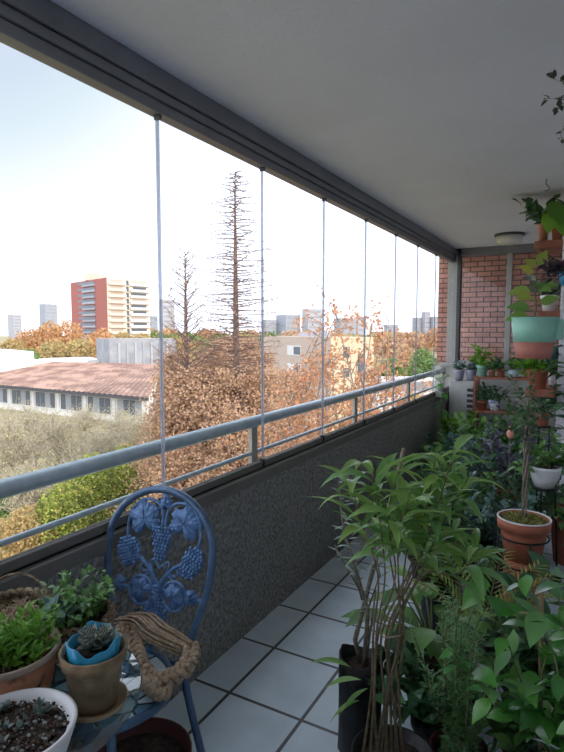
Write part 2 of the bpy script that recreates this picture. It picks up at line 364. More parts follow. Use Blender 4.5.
def bushy(o, z0, h, rad, nst, per, L, W, lm, sm='stem', seed=0, prof=SM, droop=.8, el=(30, 85), grav=.03, pr=.04, sr=.0035, start=.15, bend=.2, lel=(-10, 55), fold=.25, squash=1.0):
    """stems rising from the soil, each with its leaves"""
    rnd = random.Random(seed); st = M(); lf = M()
    for k in range(nst):
        d = rdir(rnd, *el); p = V((rnd.uniform(-1, 1) * pr, rnd.uniform(-1, 1) * pr, z0))
        ln = h * rnd.uniform(.55, 1.05)
        pts = stemcurve(p, d, ln, rnd, 7, bend, grav)
        for q in pts[1:]:
            rr = math.hypot(q.x, q.y)
            if rr > rad: q.x *= rad / rr; q.y *= rad / rr
            q.z = max(q.z, .03)
        st.tube(pts, [sr * (1 - .7 * i / 7) for i in range(8)], 5)
        for j in range(per):
            t = start + (1 - start) * (j + rnd.random()) / per; i = min(6, int(t * 7)); f = t * 7 - i
            q = pts[i].lerp(pts[i + 1], min(1, f)); ax = (pts[i + 1] - pts[i]).normalized()
            dd = (rdir(rnd, *lel) + ax * .5).normalized(); s = rnd.uniform(.65, 1.15)
            lf.leaf(q, dd, L * s, W * s, prof, droop * rnd.uniform(.4, 1.4), fold, twist=rnd.uniform(-.6, .6))
    a = st.build('stems', sm, o, True); b = lf.build('foliage', lm, o, True)
    return a, b
def potted(name, label, loc, r, h, potm, group=None, cat='potted plant', shape=0, saucer=False, soilm='soil', rz=0):
    o = thing(name, label, cat, loc, rz, group)
    (pot_mesh(r, h) if shape == 0 else smooth_pot(r, h)).build('pot', potm, o, True)
    soil(r * .88, h * .86).build('soil', soilm, o, True)
    if saucer: M().lathe([(r * .8, -.012), (r * .95, .004), (r * .9, .006), (r * .78, -.004), (.001, -.004)], 32).build('saucer', potm, o, True)
    return o

# the jungle down the right of the balcony
G = 'leafy pot plants crowding the floor'
# x, y, pot r, pot h, plant h, spread, stems, leaves, L, W, leafmat, pot mat, profile, label
J = [
 (-1.12, 5.95, .10, .22, .62, .22, 12, 16, .085, .045, 'bright', 'terracotta', OV, 'bright green leafy plant in the far left corner below the mauve pots'),
 (-.80, 6.0, .11, .24, .50, .24, 12, 18, .07, .03, 'deep', 'terracotta', SM, 'dark small-leaved plant on the floor before the far shelf, left end'),
 (-.47, 5.95, .12, .24, .74, .25, 14, 18, .10, .035, 'mid', 'blackbag', LANCE, 'green narrow-leaved plant on the floor before the far shelf, right end'),
 (-1.12, 5.35, .12, .22, .42, .25, 14, 16, .075, .05, 'bluegreen', 'mauve', OV, 'bluish green round-leaved plant against the parapet near the far corner'),
 (-.80, 5.3, .12, .25, .62, .26, 14, 18, .08, .04, 'mid', 'terracotta', OV, 'mid green bushy plant in the middle of the far jungle'),
 (-.45, 5.25, .13, .28, .66, .27, 14, 20, .06, .025, 'deep', 'blackbag', SM, 'dark green fine-leaved bush behind the mauve-leaved plant'),
 (-.98, 4.72, .12, .24, .42, .24, 14, 18, .065, .038, 'mid', 'terracotta', OV, 'green oval-leaved bush two plants before the far left corner'),
 (-.50, 4.55, .13, .30, .66, .23, 20, 24, .075, .022, 'purple', 'terracotta', LANCE, 'mauve and grey leaved trailing plant left of the white column'),
 (-.76, 4.25, .13, .26, .58, .24, 16, 20, .055, .03, 'bluegreen', 'blackbag', SM, 'blue-green small-leaved bush left of the mauve-leaved plant'),
 (-1.02, 4.05, .11, .20, .36, .22, 12, 18, .06, .03, 'deep', 'blackbag', SM, 'low dark bush nearest the parapet wall midway along'),
 (-.35, 3.85, .14, .30, .58, .26, 18, 22, .055, .028, 'deep', 'terracotta', SM, 'dense dark green bush in front of the white column'),
 (-.73, 3.65, .13, .24, .54, .25, 18, 22, .06, .026, 'mid', 'terracotta', SM, 'green fine-leaved bush behind the lance-leaved sapling'),
 (-.47, 3.32, .13, .28, .42, .24, 18, 22, .05, .03, 'bluegreen', 'blackbag', SM, 'dusty blue-green bush directly behind the braided-trunk tree'),
 (-.74, 3.06, .13, .26, .44, .24, 16, 20, .065, .035, 'deep', 'blackbag', OV, 'dark leafy plant in a black pot left of the braided-trunk tree'),
 (-.62, 2.76, .12, .26, .28, .20, 14, 14, .07, .035, 'mid', 'blackbag', OV, 'low green plant in a black pot behind the palm fronds'),
 (.10, 3.40, .13, .30, .50, .22, 14, 18, .10, .045, 'mid', 'terracotta', OV, 'broad-leaved plant at the foot of the white column'),
]
for k, (x, y, r, h, ph, sp, ns, per, L, W, lm, pm, pf, lab) in enumerate(J):
    o = potted('potted_plant', lab, (x, y, 0), r, h, pm, group=G)
    bushy(o, h * .84, ph, sp, int(ns * 1.4), int(per * 1.25), L * 1.1, W * 1.15, lm, seed=100 + k, prof=pf, pr=r * .6)

# lance-leaved sapling in front
o = potted('potted_sapling', 'tall sapling with long drooping lance leaves in the foreground, stems tied', (-.46, 1.50, 0), .125, .25, 'blackbag', cat='potted plant', shape=1)
rnd = random.Random(5); st = M(); lf = M()
def at(px, py, dep):                  # sapling tips surveyed at a depth from the standpoint
    r = ray(px, py); return V((r.x * dep, r.y * dep, H + r.z * dep)) - V((-.46, 1.50, 0))
tips = [(352, 478, 1.72), (372, 470, 1.62), (402, 462, 1.68), (436, 455, 1.62), (455, 448, 1.55), (470, 475, 1.6), (445, 500, 1.66), (480, 548, 1.55), (410, 500, 1.5), (425, 480, 1.75), (395, 520, 1.6)]
basep = [(360, 745), (370, 745), (378, 745), (388, 745), (398, 745), (385, 745), (392, 748), (403, 742), (375, 748), (380, 748), (395, 745)]
for k, (t, b) in enumerate(zip(tips, basep)):
    tip = at(*t); p0 = at(b[0], b[1], 1.66); p0.z = .21; p0.x = max(-.09, min(.09, p0.x)); p0.y = max(-.07, min(.07, p0.y))
    knot = at(389 + (k - 5) * 3.2 + rnd.uniform(-2, 2), 632, 1.63 + rnd.uniform(-.02, .02))
    k2 = at(392 + (t[0] - 392) * .35, 575, 1.63)
    ctrl = [p0, p0.lerp(knot, .5) + V((rnd.uniform(-.012, .012), rnd.uniform(-.012, .012), 0)), knot, k2, k2.lerp(tip, .55) + V((rnd.gauss(0, .015), rnd.gauss(0, .015), rnd.gauss(0, .02))), tip]
    pts = []
    for i in range(len(ctrl) - 1):
        a = ctrl[max(0, i - 1)]; b1 = ctrl[i]; c = ctrl[i + 1]; d = ctrl[min(len(ctrl) - 1, i + 2)]
        for s in range(5):
            u = s / 5; pts.append(.5 * ((2 * b1) + (c - a) * u + (2 * a - 5 * b1 + 4 * c - d) * u * u + (3 * b1 - a - 3 * c + d) * u ** 3))
    pts.append(tip); n = len(pts)
    st.tube(pts, [.0050 - .0036 * i / n for i in range(n)], 6)
    for j in range(13):
        u = .66 + .34 * (j / 14) ** .8; i = min(n - 2, int(u * (n - 1))); q = pts[i].lerp(pts[i + 1], min(1, u * (n - 1) - i))
        ang = j * 2.4 + k; ax = (pts[i + 1] - pts[i]).normalized()
        d = V((math.cos(ang), math.sin(ang), .35)) + ax * .6
        s = rnd.uniform(.75, 1.2)
        lf.leaf(q, d, .168 * s, .034 * s, LANCE, rnd.uniform(.6, 2.2), .35, twist=rnd.uniform(-.3, .3))
for px, py, dx, dz in ((352, 668, -.3, .2), (362, 680, -.9, -.1), (368, 688, -.5, -.4), (360, 700, -.8, -.5)):
    lf.leaf(at(px, py, 1.60), V((dx, -.2, dz)), .13, .03, LANCE, .8, .3)
st.build('stems', 'bark', o, True); lf.build('foliage', 'mango', o, True)
kp = at(390, 632, 1.63); M().tube([kp + V((.034 * math.cos(a * PI / 8), .030 * math.sin(a * PI / 8), .004 * math.sin(a))) for a in range(16)], .002, 5, True).build('tie_string', 'jute', o, True)

# grow bag with olive sapling
B0 = V((-.672, 1.77, 0))
o = thing('grow_bag_olive', 'thin olive sapling in a tall black plastic grow bag on the tiles', 'potted plant', B0)
def bw(k, a, r, z): return (r * (1 + .07 * math.sin(3 * a + .5) + .035 * math.sin(7 * a + z * 20)), z + (.014 * math.sin(2 * a + 1) if z > .25 else 0))
M().lathe([(.070, 0), (.078, .01), (.076, .15), (.078, .28), (.075, .35), (.072, .352), (.072, .30), (.001, .30)], 40, wob=bw).build('bag', 'blackbag', o, True)
soil(.070, .306).build('soil', 'soil', o, True)
rnd = random.Random(8); st = M(); lf = M()
def ob(px, py, dep): r = ray(px, py); return V((r.x * dep, r.y * dep, H + r.z * dep)) - B0
main = [V((.02, 0, .30)), ob(368, 610, 1.93), ob(358, 575, 1.93), ob(342, 520, 1.92), ob(338, 470, 1.92)]
br2 = [ob(362, 600, 1.93), ob(352, 560, 1.9), ob(372, 520, 1.9), ob(378, 480, 1.92)]
br3 = [ob(366, 615, 1.93), ob(380, 575, 1.95), ob(372, 535, 1.95)]
br4 = [ob(360, 590, 1.93), ob(345, 565, 1.95), ob(335, 545, 1.95)]
st.tube(main, [.011, .007, .004, .003, .0015], 7); st.tube([V((.02, 0, .30)), ob(372, 620, 1.93), ob(376, 590, 1.94)], [.006, .005, .003], 6)
for b in (br2, br3, br4): st.tube(b, [.004, .003, .002, .0015][:len(b)], 5)
for b, nn in ((main[2:], 26), (br2, 16), (br3, 14), (br4, 9)):
    for j in range(nn):
        u = (j + .5) / nn * (len(b) - 1); i = int(u); q = b[i].lerp(b[i + 1], u - i)
        lf.leaf(q, rdir(rnd, -20, 35), .052 * rnd.uniform(.7, 1.2), .013, SM, .4, .15)
st.build('stems', 'greybark', o, True); lf.build('foliage', 'olive', o, True)
M().tube([V((.0, .02, .30)), ob(355, 640, 1.95), ob(404, 448, 2.02)], [.010, .009, .007], 8).build('stake', 'greybark', o, True)

# broad-leaved plant
o = potted('potted_plant', 'plant with broad overlapping pale green leaves behind the tied stems', (-.50, 2.12, 0), .13, .24, 'blackbag', cat='potted plant')
rnd = random.Random(12); st = M(); lf = M()
for k in range(32):
    a = k * 2.4; e = R(rnd.uniform(5, 60)); ln = rnd.uniform(.08, .26)
    p = V((0, 0, .21)); q = p + V((math.cos(a) * math.cos(e), math.sin(a) * math.cos(e), math.sin(e) + .3)) * ln
    st.tube([p, p.lerp(q, .5) + V((0, 0, .03)), q], [.005, .004, .003], 6)
    lf.leaf(q, V((math.cos(a), math.sin(a), .3)), rnd.uniform(.15, .21), rnd.uniform(.075, .1), OV, .9, .2)
st.build('stems', 'stem', o, True); lf.build('foliage', 'mid', o, True)
# palm
o = potted('potted_palm', 'small palm with yellowing feathery fronds behind the lance-leaved sapling', (-.335, 2.24, 0), .085, .24, 'maroon', cat='potted plant')
rnd = random.Random(14); st = M(); lf = M()
for k in range(9):
    a = k * 2.4 + .5; d = V((math.cos(a) * .35, math.sin(a) * .35, 1)).normalized(); p = V((0, 0, .21)); pts = [p]
    for i in range(10): d = (d + V((math.cos(a) * .03, math.sin(a) * .03, -.09))).normalized(); pts.append(pts[-1] + d * .046)
    st.tube(pts, [.004 - .0003 * i for i in range(11)], 5)
    for i in range(2, 11):
        for f in (0, .5):
            q = pts[i - 1].lerp(pts[i], f); ax = (pts[i] - pts[i - 1]).normalized(); sd = ax.cross(V((0, 0, 1))).normalized()
            for s in (-1, 1): lf.leaf(q, sd * s + ax * .9, .11 * (1 - abs(i - 6) / 9), .009, SM, .5, .2)
st.build('fronds_ribs', 'stem', o, True); lf.build('foliage', 'palm', o, True)
# rosemary
o = potted('potted_rosemary', 'upright rosemary with needle leaves in the right foreground', (-.30, 1.66, 0), .09, .22, 'maroon', cat='potted plant')
rnd = random.Random(16); st = M(); lf = M()
for k in range(24):
    pts = stemcurve((rnd.uniform(-.04, .04), rnd.uniform(-.04, .04), .19), V((rnd.gauss(.03, .13), rnd.gauss(0, .16), 1)), rnd.uniform(.25, .56), rnd, 8, .07)
    st.tube(pts, [.003 - .0002 * i for i in range(9)], 5)
    for i in range(1, 9):
        for j in range(18):
            q = pts[i - 1].lerp(pts[i], rnd.random()); lf.leaf(q, rdir(rnd, 0, 60), .032, .0045, SM, .1, .1)
st.build('stems', 'bark', o, True); lf.build('foliage', 'rosemary', o, True)
o = potted('potted_plant', 'dry twiggy plant low in the foreground in a red pot', (-.335, 1.46, 0), .075, .18, 'maroon', cat='potted plant')
o.location = (-.215, 1.47, 0)
bushy(o, .17, .26, .15, 16, 7, .05, .016, 'deep', 'greybark', seed=18, sr=.002, bend=.35, el=(15, 70))
o = potted('potted_plant', 'low dark leafy plant wedged between tied stems and rosemary', (-.405, 1.80, 0), .085, .20, 'blackbag')
bushy(o, .17, .34, .19, 20, 16, .08, .04, 'deep', seed=19, prof=OV)
o = thing('grow_bag_plant', 'dark leafy plant in a tall black bag in front of the stacked terracotta pots', 'potted plant', (-.40, 2.53, 0))
M().lathe([(.08, 0), (.095, .02), (.10, .40), (.094, .402), (.09, .34), (.001, .34)], 36, wob=bw).build('bag', 'blackbag', o, True)
soil(.09, .35).build('soil', 'soil', o, True)
bushy(o, .35, .22, .16, 12, 12, .07, .03, 'deep', seed=20, prof=OV)
o = potted('potted_plant', 'low bushy plant half hidden behind the glassy jar of the climber', (-.13, 1.83, 0), .075, .20, 'maroon')
bushy(o, .17, .32, .16, 16, 14, .075, .035, 'mid', seed=23, prof=OV)
# right hand glossy vine
o = thing('potted_vine', 'glossy oval-leaved climber in the lower right foreground above a glassy jar', 'potted plant', (-.015, 1.62, 0))
M().lathe([(.075, 0), (.09, .03), (.098, .2), (.10, .34), (.092, .355), (.088, .34), (.085, .27), (.001, .27)], 36).build('jar', 'clear', o, True)
M().lathe([(.070, .012), (.083, .04), (.084, .26), (.06, .275), (.001, .275)], 30).build('soil', 'soil', o, True)
rnd = random.Random(21); st = M(); lf = M()
for k in range(13):
    d = V((rnd.gauss(.0, .17), rnd.gauss(0, .22), 1)); pts = stemcurve((rnd.uniform(-.03, .03), rnd.uniform(-.03, .03), .27), d, rnd.uniform(.42, .70), rnd, 10, .14, .03)
    st.tube(pts, [.0035 - .0002 * i for i in range(11)], 5)
    for j in range(15):
        u = .25 + .75 * (j + rnd.random() * .5) / 15.2; i = min(9, int(u * 10)); q = pts[i].lerp(pts[i + 1], u * 10 - i)
        s = rnd.uniform(.6, 1.1); lf.leaf(q, rdir(rnd, -35, 45), .108 * s, .060 * s, OV, rnd.uniform(.2, 1.2), .2, twist=rnd.uniform(-.7, .7))
st.build('stems', 'stem', o, True); lf.build('foliage', 'glossy', o, True)
M().tube([(-.10, -.02, .37), (-.05, -.06, .40), (0, -.05, .385), (.02, .0, .36), (-.02, .03, .355), (-.05, 0, .36)], .0028, 6).build('wire_loop', 'wire', o, True)
M().tube([(-.06, .02, .26), (-.07, .03, .6), (-.075, .04, .78)], .006, 8).build('stake', 'tan', o, True)
o = potted('potted_plant', 'dark leafy plant in the gap between rosemary and glossy climber', (-.135, 2.10, 0), .11, .26, 'blackbag')
bushy(o, .23, .44, .2, 14, 14, .10, .05, 'deep', seed=31, prof=OV)
o = potted('potted_plant', 'broad dark-leaved plant at the right edge beside the stacked terracotta pots', (.08, 2.45, 0), .13, .28, 'terracotta')
bushy(o, .25, .48, .22, 12, 12, .14, .075, 'deep', seed=32, prof=OV)

# tree with braided trunk in terracotta pot on ring stand
TX, TY = -.238, 2.78
o = thing('upturned_pot', 'dark terracotta pot holding up the braided-trunk tree', 'pot', (TX, TY, 0))
M().lathe([(.105, 0), (.105, .03), (.095, .032), (.082, .42), (.001, .42)], 32).build('pot', 'terracotta', o, True)
o = thing('pot_stand', 'black metal ring stand around the stacked terracotta pots', 'plant stand', (TX, TY, 0))
for k in range(3):
    a = k * 2 * PI / 3 - 1.2; M().tube([(.125 * math.cos(a), .125 * math.sin(a), 0), (.118 * math.cos(a), .118 * math.sin(a), .40), (.112 * math.cos(a), .112 * math.sin(a), .53)], .0045, 6).build('leg', 'blackmetal', o, True)
for z, r in ((.53, .112), (.405, .118)): M().tube([(r * math.cos(i * PI / 16), r * math.sin(i * PI / 16), z) for i in range(32)], .004, 6, True).build('ring', 'blackmetal', o, True)
o = thing('potted_tree', 'small tree with braided bare trunk in a terracotta pot by the column', 'potted plant', (TX, TY, .42))
M().lathe([(.078, 0), (.1, .12), (.104, .15), (.117, .152), (.120, .20), (.112, .20), (.105, .17), (.001, .17)], 36).build('pot', 'terracotta', o, True)
M().tube([(.116 * math.cos(i * PI / 18), .116 * math.sin(i * PI / 18), .199) for i in range(36)], .0045, 8, True).build('rim', 'whitepot', o, True)
soil(.108, .18, dome=.02).build('soil', 'moss', o, True)
rnd = random.Random(40); mo = M()
for k in range(420):
    a = rnd.uniform(0, 2 * PI); r = .10 * math.sqrt(rnd.random()); mo.leaf((r * math.cos(a), r * math.sin(a), .185 + .015 * (1 - r / .1)), rdir(rnd, 10, 80), .018, .010, SM, .3)
mo.build('ground_cover', leafmat('moss_leaf', [(.25, .24, .07), (.34, .32, .10), (.14, .18, .05)], .9, .2), o)
tr = M(); lf = M()
for k in range(4):
    tr.tube([V((.010 * math.cos(i * .45 + k * PI / 2), .010 * math.sin(i * .45 + k * PI / 2), .18 + i * .034)) for i in range(15)], .0042, 6)
for k in range(26):
    pts = stemcurve((0, 0, .50 + rnd.random() * .22), rdir(rnd, 5, 75), rnd.uniform(.10, .26), rnd, 5, .2)
    tr.tube(pts, [.003, .0027, .0024, .002, .0016, .001], 5)
    for j in range(16):
        u = (.3 + .7 * rnd.random()) * 4.99; i = int(u); lf.leaf(pts[i].lerp(pts[i + 1], u - i), rdir(rnd, -20, 50), .036, .015, SM, .5)
tr.build('trunk', 'greybark', o, True); lf.build('foliage', 'deep', o, True)
# white pot on stand, pink bloom
o = thing('pot_stand', 'slim black metal plant stand under the white round pot', 'plant stand', (-.190, 3.40, 0))
M().lathe([(.07, .61), (.07, .62), (.001, .62)], 24).build('plate', 'blackmetal', o)
for k in range(3):
    a = k * 2.094 + .3; M().tube([(.09 * math.cos(a), .09 * math.sin(a), 0), (.055 * math.cos(a), .055 * math.sin(a), .61)], .005, 6).build('leg', 'blackmetal', o)
o = potted('potted_plant', 'arching plant in the round white pot left of the column', (-.190, 3.40, .62), .085, .12, 'whitepot', shape=1)
bushy(o, .10, .26, .15, 18, 14, .06, .03, 'mid', seed=44, prof=OV, el=(20, 80), grav=.08)
o = thing('bird_ornament', 'small pink ornament perched among dark leaves in the far jungle', 'ornament', (-.405, 3.62, .83))
M().ball((0, 0, .035), .022, .018, .03, 10, 8).ball((.004, 0, .072), .014, .014, .015, 10, 8).build('body', 'petal', o, True)
M().lathe([(.002, -.83 + .2), (.002, .01)], 6).build('stick', 'greybark', o)

# ------------------------------------------------------------------ far end: shelf, appliance, pots
o = thing('plant_shelf', 'low reddish wooden two-tier shelf against the far wall', 'shelf', (-.80, 6.45, 0))
for z in (.60, .975): M().box(-.30, .30, -.14, .14, z, z + .022).build('board', 'wood', o, bevel=.003)
for x in (-.29, .29):
    for y in (-.13, .13): M().box(x - .013, x + .013, y - .013, y + .013, 0, .975).build('post', 'wood', o)
o = thing('air_conditioner', 'pale boxy air conditioner unit with side louvres in the far corner', 'appliance', (-1.245, 6.6, 0))
M().box(-.16, .125, -.10, .14, .30, .93).build('casing', 'acbody', o, bevel=.008)
for k in range(6): M().box(.045, .11, -.106, -.099, .50 + .062 * k, .535 + .062 * k).build('louvre', 'grillec', o)
for x in (-.15, .09): M().box(x, x + .03, -.08, .12, 0, .30).build('foot', 'blackmetal', o)
def smallpot(name, lab, loc, r, h, pm, lm, ph, L, W, seed, ns=7, per=8, prof=OV, sp=.12, shape=0, group=None, **kw):
    o = potted(name, lab, loc, r, h, pm, shape=shape, group=group)
    bushy(o, h * .84, ph * 1.1, sp, int(ns * 1.4), per, L * 1.15, W * 1.25, lm, seed=seed, prof=prof, pr=r * .5, sr=.0022, **kw); return o
GF = 'pots on the top board of the far shelf'
zt = .997
smallpot('potted_plant', 'bushy yellow-green plant in a pale green patterned pot, far left of shelf', (-1.03, 6.42, zt), .062, .12, 'mint', 'bright', .28, .06, .035, 51, 9, 9, group=GF)
smallpot('potted_plant', 'small plant in a plain terracotta pot, second from left on far shelf', (-.925, 6.40, zt), .04, .075, 'copper', 'mid', .12, .05, .025, 52, group=GF)
smallpot('potted_plant', 'dark plant in a red terracotta pot, third from left on far shelf', (-.835, 6.43, zt), .045, .09, 'terracotta', 'deep', .16, .055, .03, 53, group=GF)
smallpot('potted_plant', 'spreading plant in a round pale blue pot on far shelf', (-.71, 6.41, zt), .062, .085, 'lightblue', 'mid', .18, .07, .03, 54, shape=1, group=GF)
smallpot('potted_plant', 'tall narrow plant in a small terracotta pot, right end of far shelf', (-.565, 6.43, zt), .05, .10, 'terracotta', 'mid', .26, .09, .03, 55, group=GF)
GL = 'pots on the lower board of the far shelf'
smallpot('potted_plant', 'terracotta pot on the lower far shelf beside the side post', (-1.02, 6.41, .622), .055, .10, 'terracotta', 'deep', .2, .06, .03, 56, group=GL)
o = smallpot('potted_plant', 'white pot with blue floral pattern on the lower far shelf', (-.885, 6.39, .622), .065, .12, mat('blue_white_pattern', (.75, .78, .82), .3, col2=(.08, .14, .40), scale=26, lo=.42, hi=.47), 'deep', .2, .07, .035, 57, shape=1, group=GL)
def hangpot(lab, x, y, z, seed, group='mauve hanging pots'):
    o = smallpot('hanging_pot', lab, (x, y, z), .062, .125, 'mauve', 'bluegreen', .13, .04, .022, seed, 9, 8, shape=1, group=group)
    M().tube([(-.03, .06, .11), (-.03, .07, .20), (-.01, .075, .225), (.01, .075, .225), (.03, .07, .20), (.03, .06, .11)], .006, 6).build('hanger', 'mauve', o, True)
hangpot('left mauve hanging pot on the pale appliance by the corner post', -1.30, 6.52, .932, 61)
hangpot('right mauve hanging pot on the pale appliance beside the shelf', -1.175, 6.56, .932, 62)
o = potted('potted_pothos', 'white pot on the parapet end with heart-shaped leaves trailing down', (-1.475, 6.03, .838), .036, .105, 'whitepot', shape=0)
o.location.x = -1.402; o.location.z = .842
M().box(-.035, .035, -.035, .035, -.055, .0).build('bracket', 'framelight', o)
rnd = random.Random(63); st = M(); lf = M()
for k, (dx, dy, dz, L) in enumerate(((.25, -.6, .6, .09), (.1, -.8, .5, .09), (.3, .5, .7, .08), (-.1, -.2, 1, .09), (.3, -.9, -.1, .1), (.5, .2, .5, .08))):
    p = V((0, 0, .1)); q = p + V((dx, dy, dz)).normalized() * .09; st.tube([p, q], .0025, 5); lf.leaf(q, V((dx, dy, .2)), L, L * .75, HEART, 1.2, .2)
tr_ = [V((0, -.02, .11)), V((.045, -.09, .10)), V((.055, -.12, .0)), V((.05, -.13, -.10)), V((.055, -.12, -.2))]
st.tube(tr_, .0025, 5)
for i in (1, 2, 3, 4): lf.leaf(tr_[i], V((.5 * (-1) ** i, -.3, -.5)), .11, .085, HEART, .8, .2)
st.build('stems', 'stem', o, True); lf.build('foliage', 'glossy', o, True)

# ------------------------------------------------------------------ shelves on the column
def board(lab, x0, x1, y0, y1, z):
    o = thing('wall_shelf', lab, 'shelf', ((x0 + x1) / 2, (y0 + y1) / 2, z)); a = (x1 - x0) / 2; b = (y1 - y0) / 2
    M().box(-a, a, -b, b, -.05, 0).build('board', 'wood', o, bevel=.003)
    for y in (-b + .03, b - .03): M().tube([(a - .005, y, -.17), (a - .02, y, -.16), (a - .14, y, -.055)], .005, 6).build('bracket', 'blackmetal', o, True)
    return o
board('upper reddish wooden shelf high on the column near the ceiling', -.365, -.187, 4.30, 4.72, 2.13)
board('middle reddish wooden shelf behind the two-tone planter', -.33, -.187, 4.30, 4.72, 1.64)
board('lower reddish wooden shelf below the two-tone planter', -.365, -.187, 4.02, 4.72, 1.11)
smallpot('potted_plant', 'small copper pot with dark leaves on the upper shelf', (-.318, 4.38, 2.13), .042, .13, 'copper', 'deep', .22, .075, .05, 71, 9, 8, sp=.16, el=(5, 80), grav=.06)
o = potted('potted_philodendron', 'plant with large bright heart leaves at the right end of the upper shelf', (-.232, 4.42, 2.13), .043, .10, 'terracotta')
o.location = (-.228, 4.40, 2.13)
rnd = random.Random(72); st = M(); lf = M()
for k, (dx, dy, dz, L) in enumerate(((-.2, -1.6, .55, .17), (.15, -1.6, .9, .17), (.4, -1.3, .6, .16), (-.1, -1.3, 1.2, .15), (.35, -1.7, .2, .17), (-.35, -1, .8, .12), (.1, .5, 1.2, .14))):
    p = V((0, 0, .09)); q = p + V((dx, dy, dz)) * .13; st.tube([p, p.lerp(q, .5) + V((0, 0, .03)), q], .003, 5); lf.leaf(q, V((dx * .4, -.35, -.6)), L, L * .68, HEART, .5, .2, up=V((0, -1, .2)))
st.build('stems', 'stem', o, True); lf.build('foliage', 'bright', o, True)
smallpot('potted_plant', 'pale-leaved plant in a white pot on the middle shelf', (-.262, 4.42, 1.64), .064, .115, 'whitepot', 'succ', .16, .07, .04, 73, 9, 7)
smallpot('potted_fern', 'bushy fern-like plant in a terracotta pot on the lower shelf', (-.300, 4.12, 1.11), .075, .135, 'terracotta', 'bright', .14, .05, .022, 74, 16, 12, sp=.15, el=(10, 70), grav=.1)
smallpot('potted_plant', 'broad grey-green leaves in a white pot at the right of the lower shelf', (-.222, 4.40, 1.11), .034, .10, 'whitepot', 'bluegreen', .16, .11, .065, 75, 7, 5)
smallpot('potted_plant', 'terracotta pot standing on a stand under the lower shelf', (-.268, 4.28, .83), .05, .09, 'terracotta', 'deep', .18, .07, .03, 76, 6, 7)
o = thing('pot_stand', 'thin metal stand under the terracotta pot by the column', 'plant stand', (-.268, 4.28, 0)); M().lathe([(.055, .82), (.055, .83), (.001, .83)], 20).build('plate', 'blackmetal', o)
for k in range(3): a = k * 2.094; M().tube([(.05 * math.cos(a), .05 * math.sin(a), 0), (.045 * math.cos(a), .045 * math.sin(a), .82)], .004, 6).build('leg', 'blackmetal', o)
# two-tone planter
o = thing('two_tone_planter', 'big planter with mint green top and terracotta base, mounted on the column', 'planter', (-.312, 3.88, 1.325))
M().lathe([(.104, 0), (.120, .105), (.001, .105)], 40).build('pot_base', 'coral', o, True)
M().lathe([(.121, .105), (.142, .262), (.134, .262), (.120, .20), (.001, .20)], 40).build('pot_body', 'mint', o, True)
M().box(.10, .165, -.03, .03, .12, .25).box(.10, .125, -.05, .42, .13, .24).build('mount', 'mint', o, bevel=.01)
soil(.125, .225).build('soil', 'soil', o, True)
rnd = random.Random(80); st = M(); lf = M(); le = M()
main = [V((.0, 0, .22)), V((.005, 0, .34)), V((-.01, 0, .45)), V((.015, -.01, .56))]
st.tube(main, [.006, .005, .004, .003], 6)
for (z, a, e, L) in ((.26, 3.4, 5, .15), (.30, 3.0, 20, .15), (.33, .2, 30, .12), (.38, 4.0, 10, .13), (.42, 2.9, 10, .15), (.46, .6, 10, .12), (.48, 5.0, -10, .12), (.52, 3.8, 35, .11), (.56, 1.0, 60, .13), (.55, 2.4, 50, .11), (.44, 5.5, 0, .11), (.36, 1.5, 15, .12)):
    d = V((math.cos(a) * math.cos(R(e)), math.sin(a) * math.cos(R(e)), math.sin(R(e)))); p = V((0, 0, z)); q = p + d * .03
    st.tube([p, q], .002, 5); lf.leaf(q, d, L * 1.05, L * .55, OV, .6, .25, up=V((.25, -1, .45)))
st.build('stems', 'stem', o, True); lf.build('foliage', 'yellow', o, True)
# hanging items at the right edge
o = thing('hanging_basket', 'purple-leaved trailing plant hanging on a cord beside the column', 'hanging plant', (-.115, 3.62, 1.76))
M().lathe([(.045, 0), (.062, .05), (.065, .10), (.058, .10), (.055, .07), (.001, .07)], 24).build('pot', 'clear', o, True)
M().lathe([(.042, .005), (.056, .05), (.055, .08), (.001, .08)], 20).build('soil', 'bluesheet', o, True)
for a in (0, 2.1, 4.2): M().tube([(.062 * math.cos(a), .062 * math.sin(a), .10), (.01 * math.cos(a), .01 * math.sin(a), .42), (0, 0, .755)], .003, 5).build('cord', 'seagrass', o, True)
bushy(o, .09, .19, .13, 14, 10, .07, .03, 'darkpurple', seed=81, prof=LANCE, el=(0, 70), grav=.16, sr=.002)
o = thing('hanging_plant', 'dark trailing plant hanging from the ceiling at the upper right edge', 'hanging plant', (-.035, 1.95, 2.08))
M().lathe([(.04, 0), (.055, .08), (.05, .08), (.001, .06)], 24).build('pot', 'blackbag', o, True)
M().tube([(0, 0, .07), (0, 0, .395)], .002, 5).build('cord', 'jute', o)
bushy(o, .07, .22, .11, 14, 12, .026, .016, 'black', seed=82, prof=SM, el=(-20, 70), grav=.12, sr=.0012)
bushy_o = potted('potted_plant', 'broad dark leaves reaching in at the right edge under the two-tone planter', (-.06, 3.95, 0), .14, .40, 'terracotta')
rnd = random.Random(83); st = M(); lf = M()
for k in range(12):
    a = rnd.uniform(2.2, 4.6); z = rnd.uniform(.75, 1.35); q = V((math.cos(a) * .07, math.sin(a) * .09, z)); st.tube([V((0, 0, .35)), V((0, 0, z * .7)), q], .004, 5)
    lf.leaf(q, V((math.cos(a), math.sin(a), .2)), .15, .095, HEART, 1.2, .2)
st.build('stems', 'stem', bushy_o, True); lf.build('foliage', 'deep', bushy_o, True)

